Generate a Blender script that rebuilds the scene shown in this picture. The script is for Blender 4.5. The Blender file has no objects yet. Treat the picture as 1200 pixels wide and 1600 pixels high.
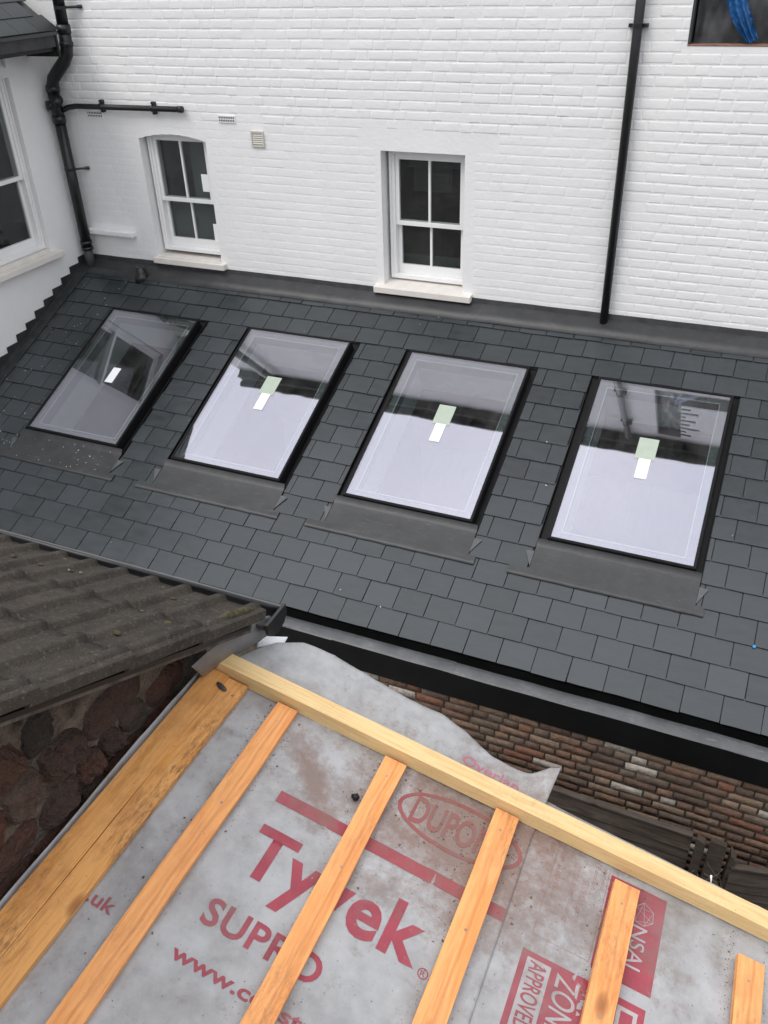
import bpy, bmesh, math, random
from mathutils import Vector, Matrix, noise

# ------------------------------------------------------------------ camera, sky, sun, exposure
scene = bpy.context.scene
COL = scene.collection
CAM = Vector((0.0, -7.5, 2.852))
cam_data = bpy.data.cameras.new('camera')
cam = bpy.data.objects.new('camera', cam_data); COL.objects.link(cam)
M = Matrix(((0.915724, -0.198127, 0.349564), (0.400683, 0.515315, -0.757564), (-0.030042, 0.833784, 0.551272)))
cam.matrix_world = Matrix.Translation(CAM) @ M.to_4x4()
cam_data.sensor_fit = 'VERTICAL'; cam_data.sensor_height = 24.0; cam_data.lens = 20.1069
cam_data.clip_start = 0.05; cam_data.clip_end = 3000
scene.camera = cam

SUN_EL, SUN_AZ = math.radians(52), math.radians(215)      # azimuth from +Y, clockwise: behind the camera, to its left
world = bpy.data.worlds.new('World'); scene.world = world; world.use_nodes = True
wt = world.node_tree; wt.nodes.clear()
wo = wt.nodes.new('ShaderNodeOutputWorld'); bg = wt.nodes.new('ShaderNodeBackground')
sky = wt.nodes.new('ShaderNodeTexSky'); sky.sky_type = 'NISHITA'; sky.sun_disc = False
sky.sun_elevation = SUN_EL; sky.sun_rotation = SUN_AZ; sky.dust_density = 3.0; sky.air_density = 1.0
cl = wt.nodes.new('ShaderNodeTexNoise'); cl.inputs['Scale'].default_value = 2.2; cl.inputs['Detail'].default_value = 5
tc = wt.nodes.new('ShaderNodeTexCoord'); wt.links.new(tc.outputs['Generated'], cl.inputs['Vector'])
cr = wt.nodes.new('ShaderNodeValToRGB'); cr.color_ramp.elements[0].position = .3; cr.color_ramp.elements[1].position = .7
cr.color_ramp.elements[0].color = (8.4, 8.6, 9.2, 1); cr.color_ramp.elements[1].color = (11.4, 11.4, 11.6, 1)   # the cloud deck
wt.links.new(cl.outputs['Fac'], cr.inputs['Fac'])
sz = wt.nodes.new('ShaderNodeSeparateXYZ'); wt.links.new(tc.outputs['Generated'], sz.inputs[0])                 # an overcast sky is three times brighter overhead than at the horizon
mr = wt.nodes.new('ShaderNodeMapRange'); mr.inputs['From Min'].default_value = 0; mr.inputs['From Max'].default_value = 1; mr.inputs['To Min'].default_value = .48; mr.inputs['To Max'].default_value = 1.44
wt.links.new(sz.outputs['Z'], mr.inputs['Value'])
oc = wt.nodes.new('ShaderNodeMixRGB'); oc.blend_type = 'MULTIPLY'; oc.inputs['Fac'].default_value = 1.0
wt.links.new(cr.outputs['Color'], oc.inputs[1]); wt.links.new(mr.outputs[0], oc.inputs[2])
mx = wt.nodes.new('ShaderNodeMixRGB'); mx.inputs['Fac'].default_value = .86
wt.links.new(sky.outputs['Color'], mx.inputs[1]); wt.links.new(oc.outputs['Color'], mx.inputs[2])
wt.links.new(mx.outputs['Color'], bg.inputs['Color']); bg.inputs['Strength'].default_value = 0.1
wt.links.new(bg.outputs[0], wo.inputs[0])

sun_data = bpy.data.lights.new('sun', 'SUN'); sun_data.energy = 0.7; sun_data.angle = math.radians(28); sun_data.color = (1, .965, .92)
sun = bpy.data.objects.new('sun', sun_data); COL.objects.link(sun)
sd = Vector((math.sin(SUN_AZ)*math.cos(SUN_EL), math.cos(SUN_AZ)*math.cos(SUN_EL), math.sin(SUN_EL)))
sun.rotation_euler = (-sd).to_track_quat('-Z', 'Y').to_euler()
vs = scene.view_settings
vs.view_transform = 'Standard'; vs.look = 'None'; vs.exposure = 0.54; vs.gamma = 1.0; vs.use_curve_mapping = False

rng = random.Random(7)
TH = math.radians(23.728)          # slate roof pitch
PH = math.radians(12.7)            # lean-to pitch, falling to +X
TP = math.radians(28.0)            # old tiled roof pitch, falling to +Y

# ------------------------------------------------------------------ materials
class NT:
    def __init__(s, name):
        s.m = bpy.data.materials.new(name); s.m.use_nodes = True; s.t = s.m.node_tree
        s.b = s.t.nodes['Principled BSDF']; s.out = s.t.nodes['Material Output']
    def n(s, kind, **kw):
        x = s.t.nodes.new(kind)
        for k, v in kw.items():
            if k in x.inputs.keys():
                s.set(x.inputs[k], v)
            else:
                setattr(x, k, v)
        return x
    def set(s, sock, v):
        if hasattr(v, 'links'): s.t.links.new(v, sock)
        else: sock.default_value = v
    def p(s, **kw):
        names = dict(col='Base Color', rough='Roughness', metal='Metallic', spec='Specular IOR Level', normal='Normal', trans='Transmission Weight', sub='Subsurface Weight', alpha='Alpha')
        for k, v in kw.items(): s.set(s.b.inputs[names[k]], v)
    def coord(s, scale=(1, 1, 1), kind='Object', rot=(0, 0, 0)):
        c = s.n('ShaderNodeTexCoord'); mp = s.n('ShaderNodeMapping')
        s.t.links.new(c.outputs[kind], mp.inputs['Vector']); mp.inputs['Scale'].default_value = scale; mp.inputs['Rotation'].default_value = rot
        return mp.outputs[0]
    def wcoord(s, scale=(1, 1, 1), rot=(0, 0, 0), jitter=0.0):
        g = s.n('ShaderNodeNewGeometry'); mp = s.n('ShaderNodeMapping')
        v = g.outputs['Position']
        if jitter:
            oi = s.n('ShaderNodeObjectInfo'); k = s.n('ShaderNodeMath', operation='MULTIPLY'); s.t.links.new(oi.outputs['Random'], k.inputs[0]); k.inputs[1].default_value = jitter
            va = s.n('ShaderNodeVectorMath', operation='ADD'); s.t.links.new(v, va.inputs[0]); s.t.links.new(k.outputs[0], va.inputs[1]); v = va.outputs[0]
        s.t.links.new(v, mp.inputs['Vector']); mp.inputs['Scale'].default_value = scale; mp.inputs['Rotation'].default_value = rot
        return mp.outputs[0]
    def noise(s, vec, scale=5, detail=4, rough=.55, dist=0):
        x = s.n('ShaderNodeTexNoise', Scale=scale, Detail=detail, Roughness=rough, Distortion=dist); s.t.links.new(vec, x.inputs['Vector']); return x.outputs['Fac']
    def ramp(s, fac, stops, interp='LINEAR'):
        r = s.n('ShaderNodeValToRGB'); r.color_ramp.interpolation = interp; el = r.color_ramp.elements
        while len(el) < len(stops): el.new(0.5)
        for e, (p, c) in zip(el, stops):
            e.position = p; e.color = (c, c, c, 1) if isinstance(c, (int, float)) else (*c, 1)
        s.t.links.new(fac, r.inputs['Fac']); return r.outputs['Color']
    def mix(s, fac, a, b, mode='MIX'):
        x = s.n('ShaderNodeMixRGB', blend_type=mode)
        for sock, v in zip(x.inputs, (fac, a, b)):
            if isinstance(v, tuple) and len(v) == 3: v = (*v, 1)
            s.set(sock, v)
        return x.outputs[0]
    def math(s, op, a, b=0.0):
        x = s.n('ShaderNodeMath', operation=op); s.set(x.inputs[0], a); s.set(x.inputs[1], b); return x.outputs[0]
    def rnd(s):
        oi = s.n('ShaderNodeObjectInfo'); at = s.n('ShaderNodeAttribute', attribute_name='rnd')
        return s.math('FRACT', s.math('ADD', oi.outputs['Random'], at.outputs['Fac']))
    def bump(s, h, strength=.3, dist=.01):
        b = s.n('ShaderNodeBump', Strength=strength, Distance=dist); s.t.links.new(h, b.inputs['Height']); return b.outputs[0]

MAT = {}
def simple(name, col, rough=.5, metal=0, spec=.5, var=.25, scale=12, bump=.15, bdist=.003):
    t = NT(name); v = t.wcoord(); nz = t.noise(v, scale, 5)
    d = tuple(c*(1-var) for c in col); l = tuple(min(1, c*(1+var)) for c in col)
    t.p(col=t.ramp(nz, [(.3, d), (.7, l)]), rough=rough, metal=metal, spec=spec)
    if bump: t.p(normal=t.bump(t.noise(v, scale*6, 4), bump, bdist))
    MAT[name] = t.m; return t.m

def white_paint(name, bumpk=.35):
    t = NT(name); v = t.wcoord()
    big = t.noise(v, .9, 3); mid = t.noise(v, 7, 5); fine = t.noise(v, 90, 3)
    c = t.ramp(big, [(.3, (.81, .812, .812)), (.7, (.86, .858, .85))])
    c = t.mix(t.ramp(mid, [(.35, 0.0), (.75, .25)]), c, (.74, .745, .75))
    sp = t.ramp(t.noise(t.wcoord((1, 1, .35)), 26, 3, .7), [(.70, 0.0), (.78, .55)])
    c = t.mix(sp, c, (.55, .55, .54))
    t.p(col=c, rough=.62, spec=.35)
    h = t.math('ADD', t.math('MULTIPLY', t.noise(v, 24, 4), 1.0), t.math('MULTIPLY', fine, .22))
    t.p(normal=t.bump(h, bumpk, .006)); MAT[name] = t.m
white_paint('white_paint', .55); white_paint('white_gloss', .06)
MAT['white_gloss'].node_tree.nodes['Principled BSDF'].inputs['Roughness'].default_value = .38

t = NT('slate'); v = t.wcoord(jitter=40); r = t.rnd()
base = t.ramp(r, [(0, (.010, .0130, .0155)), (.25, (.021, .0268, .0305)), (.5, (.014, .0195, .0218)), (.75, (.029, .0352, .0395)), (1, (.014, .0182, .0220))])
nz = t.noise(t.wcoord((1.0, 3.0, 3.0), jitter=40), 6, 6, .6)
base = t.mix(t.ramp(nz, [(.3, 0.0), (.75, .45)]), base, (.044, .052, .057))
sc = t.ramp(t.noise(t.wcoord((2, .5, .5), rot=(0, 0, .5), jitter=90), 16, 4, .75), [(.73, 0.0), (.80, .6)])
base = t.mix(sc, base, (.20, .21, .21))
t.p(col=base, rough=t.ramp(nz, [(.2, .27), (.8, .42)]), spec=.70)
h = t.math('ADD', t.math('MULTIPLY', t.noise(v, 34, 5, .6), .5), nz); t.p(normal=t.bump(h, .3, .004)); MAT['slate'] = t.m

t = NT('lead'); v = t.wcoord(); nz = t.noise(v, 5, 6, .65)
c = t.ramp(nz, [(.25, (.062, .063, .066)), (.55, (.092, .093, .096)), (.8, (.125, .125, .127))])
wh = t.ramp(t.noise(t.wcoord((3, 14, 14)), 4, 5, .7), [(.62, 0.0), (.75, .55)])
c = t.mix(wh, c, (.22, .22, .22)); t.p(col=c, rough=.46, metal=.0, normal=t.bump(t.noise(v, 18, 4), .3, .004)); MAT['lead'] = t.m
def leadlike(name, cols, white, amt):
    t = NT(name); v = t.wcoord(); nz = t.noise(v, 5, 6, .65); c = t.ramp(nz, [(.25, cols[0]), (.55, cols[1]), (.8, cols[2])])
    wh = t.ramp(t.noise(t.wcoord((2.2, 16, 16), rot=(0, 0, .06)), 4, 6, .75), [(.58, 0.0), (.70, amt)])
    c = t.mix(wh, c, white); t.p(col=c, rough=.42, metal=0.0, normal=t.bump(t.noise(v, 13, 4), .45, .006)); MAT[name] = t.m
leadlike('lead_new', ((.022, .0225, .024), (.034, .035, .037), (.052, .053, .055)), (.14, .14, .14), .45)
leadlike('lead_mid', ((.055, .056, .059), (.085, .087, .091), (.14, .141, .145)), (.30, .30, .30), .6)
leadlike('lead_light', ((.11, .11, .112), (.15, .15, .15), (.20, .20, .198)), (.32, .32, .31), .5)
simple('dark_lead', (.035, .036, .038), .5, .1, .4, .35, 9, .3)
simple('black_plastic', (.012, .0125, .0135), .36, 0, .5, .3, 14, .12)
simple('black_metal', (.007, .0072, .0078), .5, 0, .22, .25, 10, .08)
simple('black_fascia', (.006, .0065, .007), .42, 0, .35, .3, 6, .15)
simple('sill_stone', (.74, .70, .655), .7, 0, .3, .06, 9, .25)
simple('room_dark', (.02, .022, .024), .9, 0, .1, .3, 3, 0)
simple('blind', (.09, .10, .105), .8, 0, .2, .1, 2, 0)
simple('plaster', (.62, .64, .66), .8, 0, .2, .05, 3, .1)
simple('frame_grey', (.20, .21, .22), .5, 0, .3, .05, 3, .05)
simple('label_white', (.86, .88, .87), .5, 0, .3, .04, 20, 0)
simple('reflection_green', (.40, .46, .38), .5, 0, .3, .06, 20, 0)
simple('spacer', (.80, .82, .83), .4, .0, .5, .05, 20, 0)
simple('vent_cream', (.60, .58, .52), .5, 0, .4, .08, 20, .1)
simple('galvanised', (.45, .45, .45), .4, .7, .5, .1, 20, .05)
simple('concrete_ground', (.12, .115, .105), .9, 0, .2, .4, 2, .5, .02)
simple('mortar_dark', (.105, .090, .076), .95, 0, .1, .45, 14, .7, .012)
simple('mortar_old', (.14, .115, .095), .95, 0, .1, .6, 16, 1.0, .02)
simple('twig', (.20, .17, .13), .8, 0, .2, .2, 30, .1)
simple('grey_sheet', (.055, .057, .06), .45, 0, .4, .3, 8, .2)
simple('blue_sheet', (.010, .085, .25), .4, 0, .5, .3, 8, .1)
simple('blue_cap', (.03, .28, .62), .4, 0, .5, .1, 8, 0)
simple('raw_brick', (.26, .15, .11), .9, 0, .2, .3, 20, .4)
simple('fleck', (.72, .71, .68), .8, 0, .2, .1, 30, 0)
simple('crumb', (.15, .09, .06), .95, 0, .1, .5, 60, .3)
simple('moss', (.085, .075, .045), .95, 0, .1, .5, 60, .6, .01)
simple('moss_dry', (.20, .19, .16), .95, 0, .1, .4, 90, .6, .01)
simple('nail_steel', (.30, .28, .25), .4, .8, .5, .2, 40, 0)
simple('white_plastic', (.82, .83, .85), .4, 0, .4, .03, 8, .05)
simple('soil_pvc', (.045, .05, .055), .5, 0, .4, .2, 14, .1)

def glass(name, fac, edge, tint, gcol, dust=.03):
    t = NT(name); t.t.nodes.remove(t.b)
    lw = t.n('ShaderNodeLayerWeight', Blend=.5); f = t.math('POWER', lw.outputs['Facing'], 4.0)
    f = t.math('ADD', t.math('MULTIPLY', f, edge), fac)
    tr = t.n('ShaderNodeBsdfTransparent'); tr.inputs[0].default_value = (*tint, 1)
    gl = t.n('ShaderNodeBsdfGlossy'); gl.inputs['Color'].default_value = (*gcol, 1); gl.inputs['Roughness'].default_value = .015
    wav = t.bump(t.noise(t.wcoord(), 2.2, 2), .010, .05); t.t.links.new(wav, gl.inputs['Normal'])
    m = t.n('ShaderNodeMixShader'); t.t.links.new(f, m.inputs[0]); t.t.links.new(tr.outputs[0], m.inputs[1]); t.t.links.new(gl.outputs[0], m.inputs[2])
    df = t.n('ShaderNodeBsdfDiffuse'); df.inputs[0].default_value = (.55, .54, .52, 1); w = t.wcoord((1, 1, 1))          # dust, runs and smears on the pane
    du = t.math('ADD', t.math('MULTIPLY', t.noise(w, 2.5, 6, .7), .6), t.math('MULTIPLY', t.noise(t.wcoord((9, 1.2, 1.2)), 3, 5, .7), .4))
    m2 = t.n('ShaderNodeMixShader'); t.t.links.new(t.math('MULTIPLY', t.ramp(du, [(.38, .0), (.70, 1.0)]), dust), m2.inputs[0]); t.t.links.new(m.outputs[0], m2.inputs[1]); t.t.links.new(df.outputs[0], m2.inputs[2])
    t.t.links.new(m2.outputs[0], t.out.inputs['Surface']); MAT[name] = t.m
glass('roof_glass', .275, .55, (.80, .85, .83), (.91, .87, 1.0), .06)
glass('window_glass', .04, .16, (.80, .83, .82), (.95, .97, 1.0))

def timber(name, a, b, dark, stain, grain_axis='Y', rot=(0, 0, 0), stain_amt=.6, heart=False, mould=0.0):
    t = NT(name)
    sc = (14, 1.0, 14) if grain_axis == 'Y' else (1.0, 14, 14)
    v = t.coord(sc); oi = t.n('ShaderNodeObjectInfo')
    va = t.n('ShaderNodeVectorMath', operation='ADD'); t.t.links.new(v, va.inputs[0])
    k = t.math('MULTIPLY', oi.outputs['Random'], 57.0); t.t.links.new(k, va.inputs[1]); v = va.outputs[0]
    g = t.noise(v, 2.2, 6, .6, .8); g2 = t.noise(v, 9, 4, .6)
    c = t.ramp(g, [(.28, a), (.52, b), (.62, a), (.8, b)])
    c = t.mix(t.ramp(g2, [(.5, 0.0), (.72, .45)]), c, dark)
    w = t.wcoord(); st = t.noise(w, 5, 6, .7)
    c = t.mix(t.ramp(st, [(.5, 0.0), (.70, stain_amt)]), c, stain)
    sp = t.ramp(t.noise(w, 70, 4, .75), [(.66, 0.0), (.73, .7)]); c = t.mix(sp, c, tuple(x*.35 for x in stain))
    if mould:
        mo = t.math('MULTIPLY', t.ramp(t.noise(t.wcoord((2.6, 1.1, 2.6)), 2.4, 4, .6), [(.45, 0.0), (.62, 1.0)]), t.ramp(t.noise(t.wcoord((34, 9, 34)), 3.2, 5, .75), [(.44, 0.0), (.62, mould)]))
        c = t.mix(mo, c, (.085, .050, .036))
    if heart:
        oc = t.n('ShaderNodeTexCoord'); sx = t.n('ShaderNodeSeparateXYZ'); t.t.links.new(oc.outputs['Object'], sx.inputs[0])
        wv = t.math('MULTIPLY', t.math('SUBTRACT', t.noise(t.coord((0, 1.6, 0)), 1.5, 3), .5), .030)
        dd = t.math('ABSOLUTE', t.math('SUBTRACT', sx.outputs[0], t.math('ADD', wv, .006)))
        c = t.mix(t.ramp(t.math('MULTIPLY', dd, t.math('ADD', t.math('MULTIPLY', g, 1.6), .3)), [(.0, .5), (.003, .32), (.007, 0.0)]), c, tuple(x*.80 for x in dark))
        c = t.mix(t.ramp(dd, [(.006, .0), (.012, .22), (.032, 0.0)]), c, dark)
    vo = t.n('ShaderNodeTexVoronoi', Scale=1.0); t.t.links.new(t.wcoord((7, 3.2, 7) if grain_axis == 'Y' else (3.2, 7, 7), jitter=9), vo.inputs['Vector'])
    kd = t.math('ADD', vo.outputs['Distance'], t.math('MULTIPLY', t.math('SUBTRACT', g2, .5), .08))
    c = t.mix(t.ramp(kd, [(.035, .8), (.085, .5), (.13, 0.0)]), c, tuple(x*.5 for x in dark))
    t.p(col=c, rough=.62, spec=.3, normal=t.bump(t.math('ADD', g2, t.math('MULTIPLY', g, .6)), .25, .003)); MAT[name] = t.m
timber('batten_wood', (.71, .295, .090), (.82, .39, .145), (.50, .18, .065), (.50, .17, .07), 'Y', stain_amt=.35, heart=True, mould=.45)
timber('old_board_wood', (.62, .28, .075), (.74, .37, .125), (.40, .15, .045), (.27, .115, .060), 'Y', stain_amt=.45, mould=.7)
timber('pale_wood', (.62, .42, .19), (.72, .52, .26), (.48, .30, .12), (.42, .27, .13), 'X', stain_amt=.15, mould=.10)
timber('fence_wood', (.050, .038, .030), (.095, .076, .062), (.028, .021, .017), (.12, .10, .085), 'X', stain_amt=.6)

def bricky(name, stops, bumpd=.012):
    t = NT(name); r = t.rnd(); c = t.ramp(r, stops, 'CONSTANT'); w = t.wcoord()
    n1 = t.noise(w, 22, 6, .7); c = t.mix(t.ramp(n1, [(.35, 0.0), (.75, .6)]), c, (.055, .042, .036))
    n2 = t.noise(w, 60, 4, .7); c = t.mix(t.ramp(n2, [(.62, 0.0), (.75, .45)]), c, (.24, .21, .18))
    t.p(col=c, rough=.92, spec=.2, normal=t.bump(t.math('ADD', n1, t.math('MULTIPLY', n2, .6)), 1.0, bumpd)); MAT[name] = t.m
bricky('old_brick', [(0, (.26, .155, .108)), (.16, (.20, .132, .098)), (.33, (.30, .19, .13)), (.5, (.215, .162, .124)), (.62, (.34, .24, .17)), (.74, (.16, .115, .09)), (.84, (.30, .145, .095)), (.90, (.58, .52, .45))])
bricky('rubble_stone', [(0, (.165, .090, .068)), (.2, (.145, .108, .086)), (.4, (.195, .088, .064)), (.6, (.13, .088, .074)), (.8, (.19, .135, .105)), (.9, (.075, .066, .060))], .07)

t = NT('roof_tile'); w = t.wcoord(); n1 = t.noise(w, 9, 6, .65); n2 = t.noise(w, 75, 4, .75)
c = t.ramp(n1, [(.3, (.034, .029, .024)), (.6, (.055, .047, .038)), (.8, (.074, .063, .049))])
c = t.mix(t.ramp(n2, [(.54, 0.0), (.70, .6)]), c, (.13, .12, .105)); c = t.mix(t.ramp(t.noise(w, 170, 3, .8), [(.64, 0.0), (.72, .8)]), c, (.30, .29, .27)); c = t.mix(t.ramp(t.noise(w, 110, 3, .8), [(.62, 0.0), (.70, .8)]), c, (.016, .014, .012))
c = t.mix(t.ramp(t.noise(w, 4, 4, .7), [(.6, 0.0), (.8, .5)]), c, (.06, .062, .034))
t.p(col=c, rough=.93, spec=.2, normal=t.bump(t.math('ADD', n1, n2), .8, .008)); MAT['roof_tile'] = t.m

def dirt(t, c, k=1.0):
    """building dust on the lean-to: mud trodden in near the verge board, dust, specks"""
    w = t.wcoord(); n2 = t.noise(w, 9, 6, .72); n3 = t.noise(w, 85, 4, .7)
    gx = t.n('ShaderNodeSeparateXYZ'); g_ = t.n('ShaderNodeNewGeometry'); t.t.links.new(g_.outputs['Position'], gx.inputs[0])
    def bell(val, c0, wd):
        d = t.math('DIVIDE', t.math('SUBTRACT', val, c0), wd); return t.math('POWER', 2.718, t.math('MULTIPLY', t.math('MULTIPLY', d, d), -1.0))
    mud = t.math('MULTIPLY', bell(gx.outputs[0], -.40, .36), bell(gx.outputs[1], -6.12, .24))
    sm = t.math('MULTIPLY', bell(t.math('ADD', gx.outputs[0], t.math('MULTIPLY', gx.outputs[1], .9)), -6.41, .05), bell(gx.outputs[1], -6.17, .10))
    mud = t.math('ADD', t.math('ADD', t.math('MULTIPLY', mud, .36), t.math('MULTIPLY', sm, .30)), t.math('MULTIPLY', n2, .72))
    fine = t.math('ADD', mud, t.math('MULTIPLY', t.math('SUBTRACT', t.noise(w, 48, 5, .75), .5), .42))
    c = t.mix(t.ramp(fine, [(.42, 0.0), (.54, .45*k), (.68, .85*k)]), c, (.185, .108, .078))
    c = t.mix(t.ramp(t.noise(w, 4.5, 5, .65), [(.46, 0.0), (.70, .55*k)]), c, (.19, .170, .158))
    c = t.mix(t.ramp(n3, [(.66, 0.0), (.73, .75)]), c, (.085, .062, .050))
    return c, n3
t = NT('membrane'); w = t.wcoord()
n1 = t.noise(w, 3.2, 5, .6)
c = t.ramp(n1, [(.3, (.265, .265, .268)), (.7, (.375, .375, .378))])
c = t.mix(t.ramp(t.noise(w, 22, 3), [(.35, 0.0), (.7, .5)]), c, (.43, .43, .435))
c = t.mix(t.ramp(t.noise(w, 14, 4, .6), [(.52, 0.0), (.72, .4)]), c, (.22, .22, .225))
c, n3 = dirt(t, c)
t.p(col=c, rough=.48, spec=.4, normal=t.bump(t.math('ADD', t.noise(w, 7, 5), t.math('MULTIPLY', n3, .05)), .5, .03)); MAT['membrane'] = t.m
def printed(name, col, k=.8):
    t = NT(name); w = t.wcoord(); c = t.ramp(t.noise(w, 16, 5), [(.3, tuple(x*.84 for x in col)), (.7, tuple(x*1.14 for x in col))])
    c = t.mix(t.ramp(t.noise(w, 60, 5, .8), [(.60, 0.0), (.72, .35)]), c, (.36, .33, .33))
    c, n3 = dirt(t, c, k); t.p(col=c, rough=.6, spec=.3); MAT[name] = t.m
printed('print_red', (.30, .052, .072)); printed('print_pink', (.46, .12, .18), .4); printed('print_grey', (.37, .345, .345)); printed('print_faint', (.30, .19, .19))

# ------------------------------------------------------------------ mesh helpers
class MB:
    def __init__(s): s.v = []; s.f = []; s.r = []; s.cur = 0.0
    def add(s, vs, fs, r=None):
        o = len(s.v); s.v += [tuple(v) for v in vs]; s.f += [tuple(i+o for i in f) for f in fs]; s.r += [s.cur if r is None else r]*len(vs)
    def box(s, x0, y0, z0, x1, y1, z1, T=None):
        vs = [Vector((x, y, z)) for z in (z0, z1) for y in (y0, y1) for x in (x0, x1)]
        if T is not None: vs = [T @ v for v in vs]
        s.add(vs, [(0, 2, 3, 1), (4, 5, 7, 6), (0, 1, 5, 4), (2, 6, 7, 3), (0, 4, 6, 2), (1, 3, 7, 5)])
    def quad(s, a, b, c, d): s.add([a, b, c, d], [(0, 1, 2, 3)])
    def grid(s, P, flip=False):
        n, m = len(P), len(P[0]); fs = []
        for i in range(n-1):
            for j in range(m-1):
                q = (i*m+j, (i+1)*m+j, (i+1)*m+j+1, i*m+j+1); fs.append(q[::-1] if flip else q)
        s.add([p for row in P for p in row], fs)
    def prism(s, poly, off):
        n = len(poly); off = Vector(off); poly = [Vector(p) for p in poly]
        s.add(poly + [p+off for p in poly], [tuple(range(n))[::-1], tuple(range(n, 2*n))] + [(i, (i+1) % n, n+(i+1) % n, n+i) for i in range(n)])
    def tube(s, pts, rad, seg=16, cap=True):
        pts = [Vector(p) for p in pts]; n = len(pts); rings = []
        rads = rad if isinstance(rad, (list, tuple)) else [rad]*n
        d0 = (pts[1]-pts[0]).normalized(); up = Vector((0, 0, 1)) if abs(d0.z) < .9 else Vector((0, 1, 0))
        a = d0.cross(up).normalized()
        for i, p in enumerate(pts):
            d = (pts[min(i+1, n-1)]-pts[max(i-1, 0)]).normalized()
            a = (a - d*a.dot(d)).normalized(); b = d.cross(a)
            rings.append([p + (a*math.cos(2*math.pi*k/seg) + b*math.sin(2*math.pi*k/seg))*rads[i] for k in range(seg)])
        vs = [v for r in rings for v in r]; fs = []
        for i in range(n-1):
            for k in range(seg): fs.append((i*seg+k, i*seg+(k+1) % seg, (i+1)*seg+(k+1) % seg, (i+1)*seg+k))
        if cap: fs += [tuple(range(seg))[::-1], tuple(range((n-1)*seg, n*seg))]
        s.add(vs, fs)
    def mesh(s, name, mat, smooth=False):
        me = bpy.data.meshes.new(name); me.from_pydata(s.v, [], s.f)
        if any(s.r):
            at = me.attributes.new('rnd', 'FLOAT', 'POINT'); at.data.foreach_set('value', s.r)
        me.materials.append(MAT[mat])
        if smooth: me.polygons.foreach_set('use_smooth', [True]*len(me.polygons))
        me.update(); return me
    def build(s, name, mat, parent=None, smooth=False, bevel=0):
        me = s.mesh(name, mat, smooth)
        bm = bmesh.new(); bm.from_mesh(me); bmesh.ops.recalc_face_normals(bm, faces=bm.faces)
        if bevel:
            bmesh.ops.bevel(bm, geom=[e for e in bm.edges if e.is_manifold and e.calc_face_angle(0) > .5], offset=bevel, segments=2, affect='EDGES', profile=.6)
        bm.to_mesh(me); bm.free()
        return link(name, me, parent)
def link(name, me, parent=None):
    o = bpy.data.objects.new(name, me); COL.objects.link(o)
    if parent is not None: o.parent = parent
    return o
def empty(name, loc=(0, 0, 0)):
    o = bpy.data.objects.new(name, None); COL.objects.link(o); o.location = loc; o.empty_display_size = .1; return o
def tag(o, label, cat, group=None, kind=None):
    o['label'] = label
    if cat: o['category'] = cat
    if group: o['group'] = group
    if kind: o['kind'] = kind
    return o
def structure(o): o['kind'] = 'structure'; return o
def stuffpart(o): o['kind'] = 'stuff'; return o
def boxobj(name, mat, b, parent=None, bevel=0, T=None):
    m = MB(); m.box(*b, T=T); return m.build(name, mat, parent, bevel=bevel)

# ------------------------------------------------------------------ ground
m = MB(); m.quad((-400, -400, -4.2), (400, -400, -4.2), (400, 400, -4.2), (-400, 400, -4.2))
structure(m.build('ground', 'concrete_ground'))

# ------------------------------------------------------------------ white house: back wall at y = 0
house = tag(empty('white_house', (-3, 0, -4.2)), 'white painted brick house rear wall with two sash windows above the slate roof', 'house')
def child(o): o.location = tuple(-c for c in o.parent.location); return o       # parts keep world coordinates under an empty
WX0, WX1, WZ0, WZ1 = -7.3, 2.2, -4.2, 4.20
ARCH = lambda x: 1.300 + .052*(1-((x+5.635)/.40)**2)        # segmental head of the left window
OPEN = [(-6.035, -5.235, .115, 1.352), (-3.368, -2.565, .085, 1.312), (-.85, .12, 2.168, 2.60), (-.85, -.56, 2.60, 4.0)]
TEETH = [(-.56, -.56+w_, 2.70+.155*k, 2.775+.155*k) for k, w_ in enumerate((.11, .20, .06, .17, .11, .22, .07, .13))]; OPEN += TEETH
wall = MB()
xs = sorted({WX0, WX1, *[o[0] for o in OPEN], *[o[1] for o in OPEN]}); zs = sorted({WZ0, WZ1, *[o[2] for o in OPEN], *[o[3] for o in OPEN]})
for i in range(len(xs)-1):
    for j in range(len(zs)-1):
        cx, cz = (xs[i]+xs[i+1])/2, (zs[j]+zs[j+1])/2
        if any(o[0] < cx < o[1] and o[2] < cz < o[3] for o in OPEN): continue
        wall.quad((xs[i], 0, zs[j]), (xs[i+1], 0, zs[j]), (xs[i+1], 0, zs[j+1]), (xs[i], 0, zs[j+1]))
for o in OPEN[:4]:                                          # reveals
    d = .24
    wall.quad((o[0], 0, o[2]), (o[0], 0, o[3]), (o[0], d, o[3]), (o[0], d, o[2])); wall.quad((o[1], 0, o[2]), (o[1], d, o[2]), (o[1], d, o[3]), (o[1], 0, o[3]))
    if o[2] != 2.60: wall.quad((o[0], 0, o[2]), (o[0], d, o[2]), (o[1], d, o[2]), (o[1], 0, o[2]))
    hx = -.56 if o[3] == 2.60 else o[0]; wall.quad((hx, 0, o[3]), (o[1], 0, o[3]), (o[1], d, o[3]), (hx, d, o[3]))
o = OPEN[0]; N = 16                                         # arch spandrels
for i in range(N):
    xa, xb = o[0]+(o[1]-o[0])*i/N, o[0]+(o[1]-o[0])*(i+1)/N
    wob = lambda x: ARCH(x)+.003*math.sin(x*60)
    wall.quad((xa, -.0005, wob(xa)), (xb, -.0005, wob(xb)), (xb, -.0005, 1.36), (xa, -.0005, 1.36))
    wall.quad((xa, -.0005, wob(xa)), (xa, .2, wob(xa)), (xb, .2, wob(xb)), (xb, -.0005, wob(xb)))
wall_o = child(wall.build('wall', 'white_paint', house))

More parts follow.
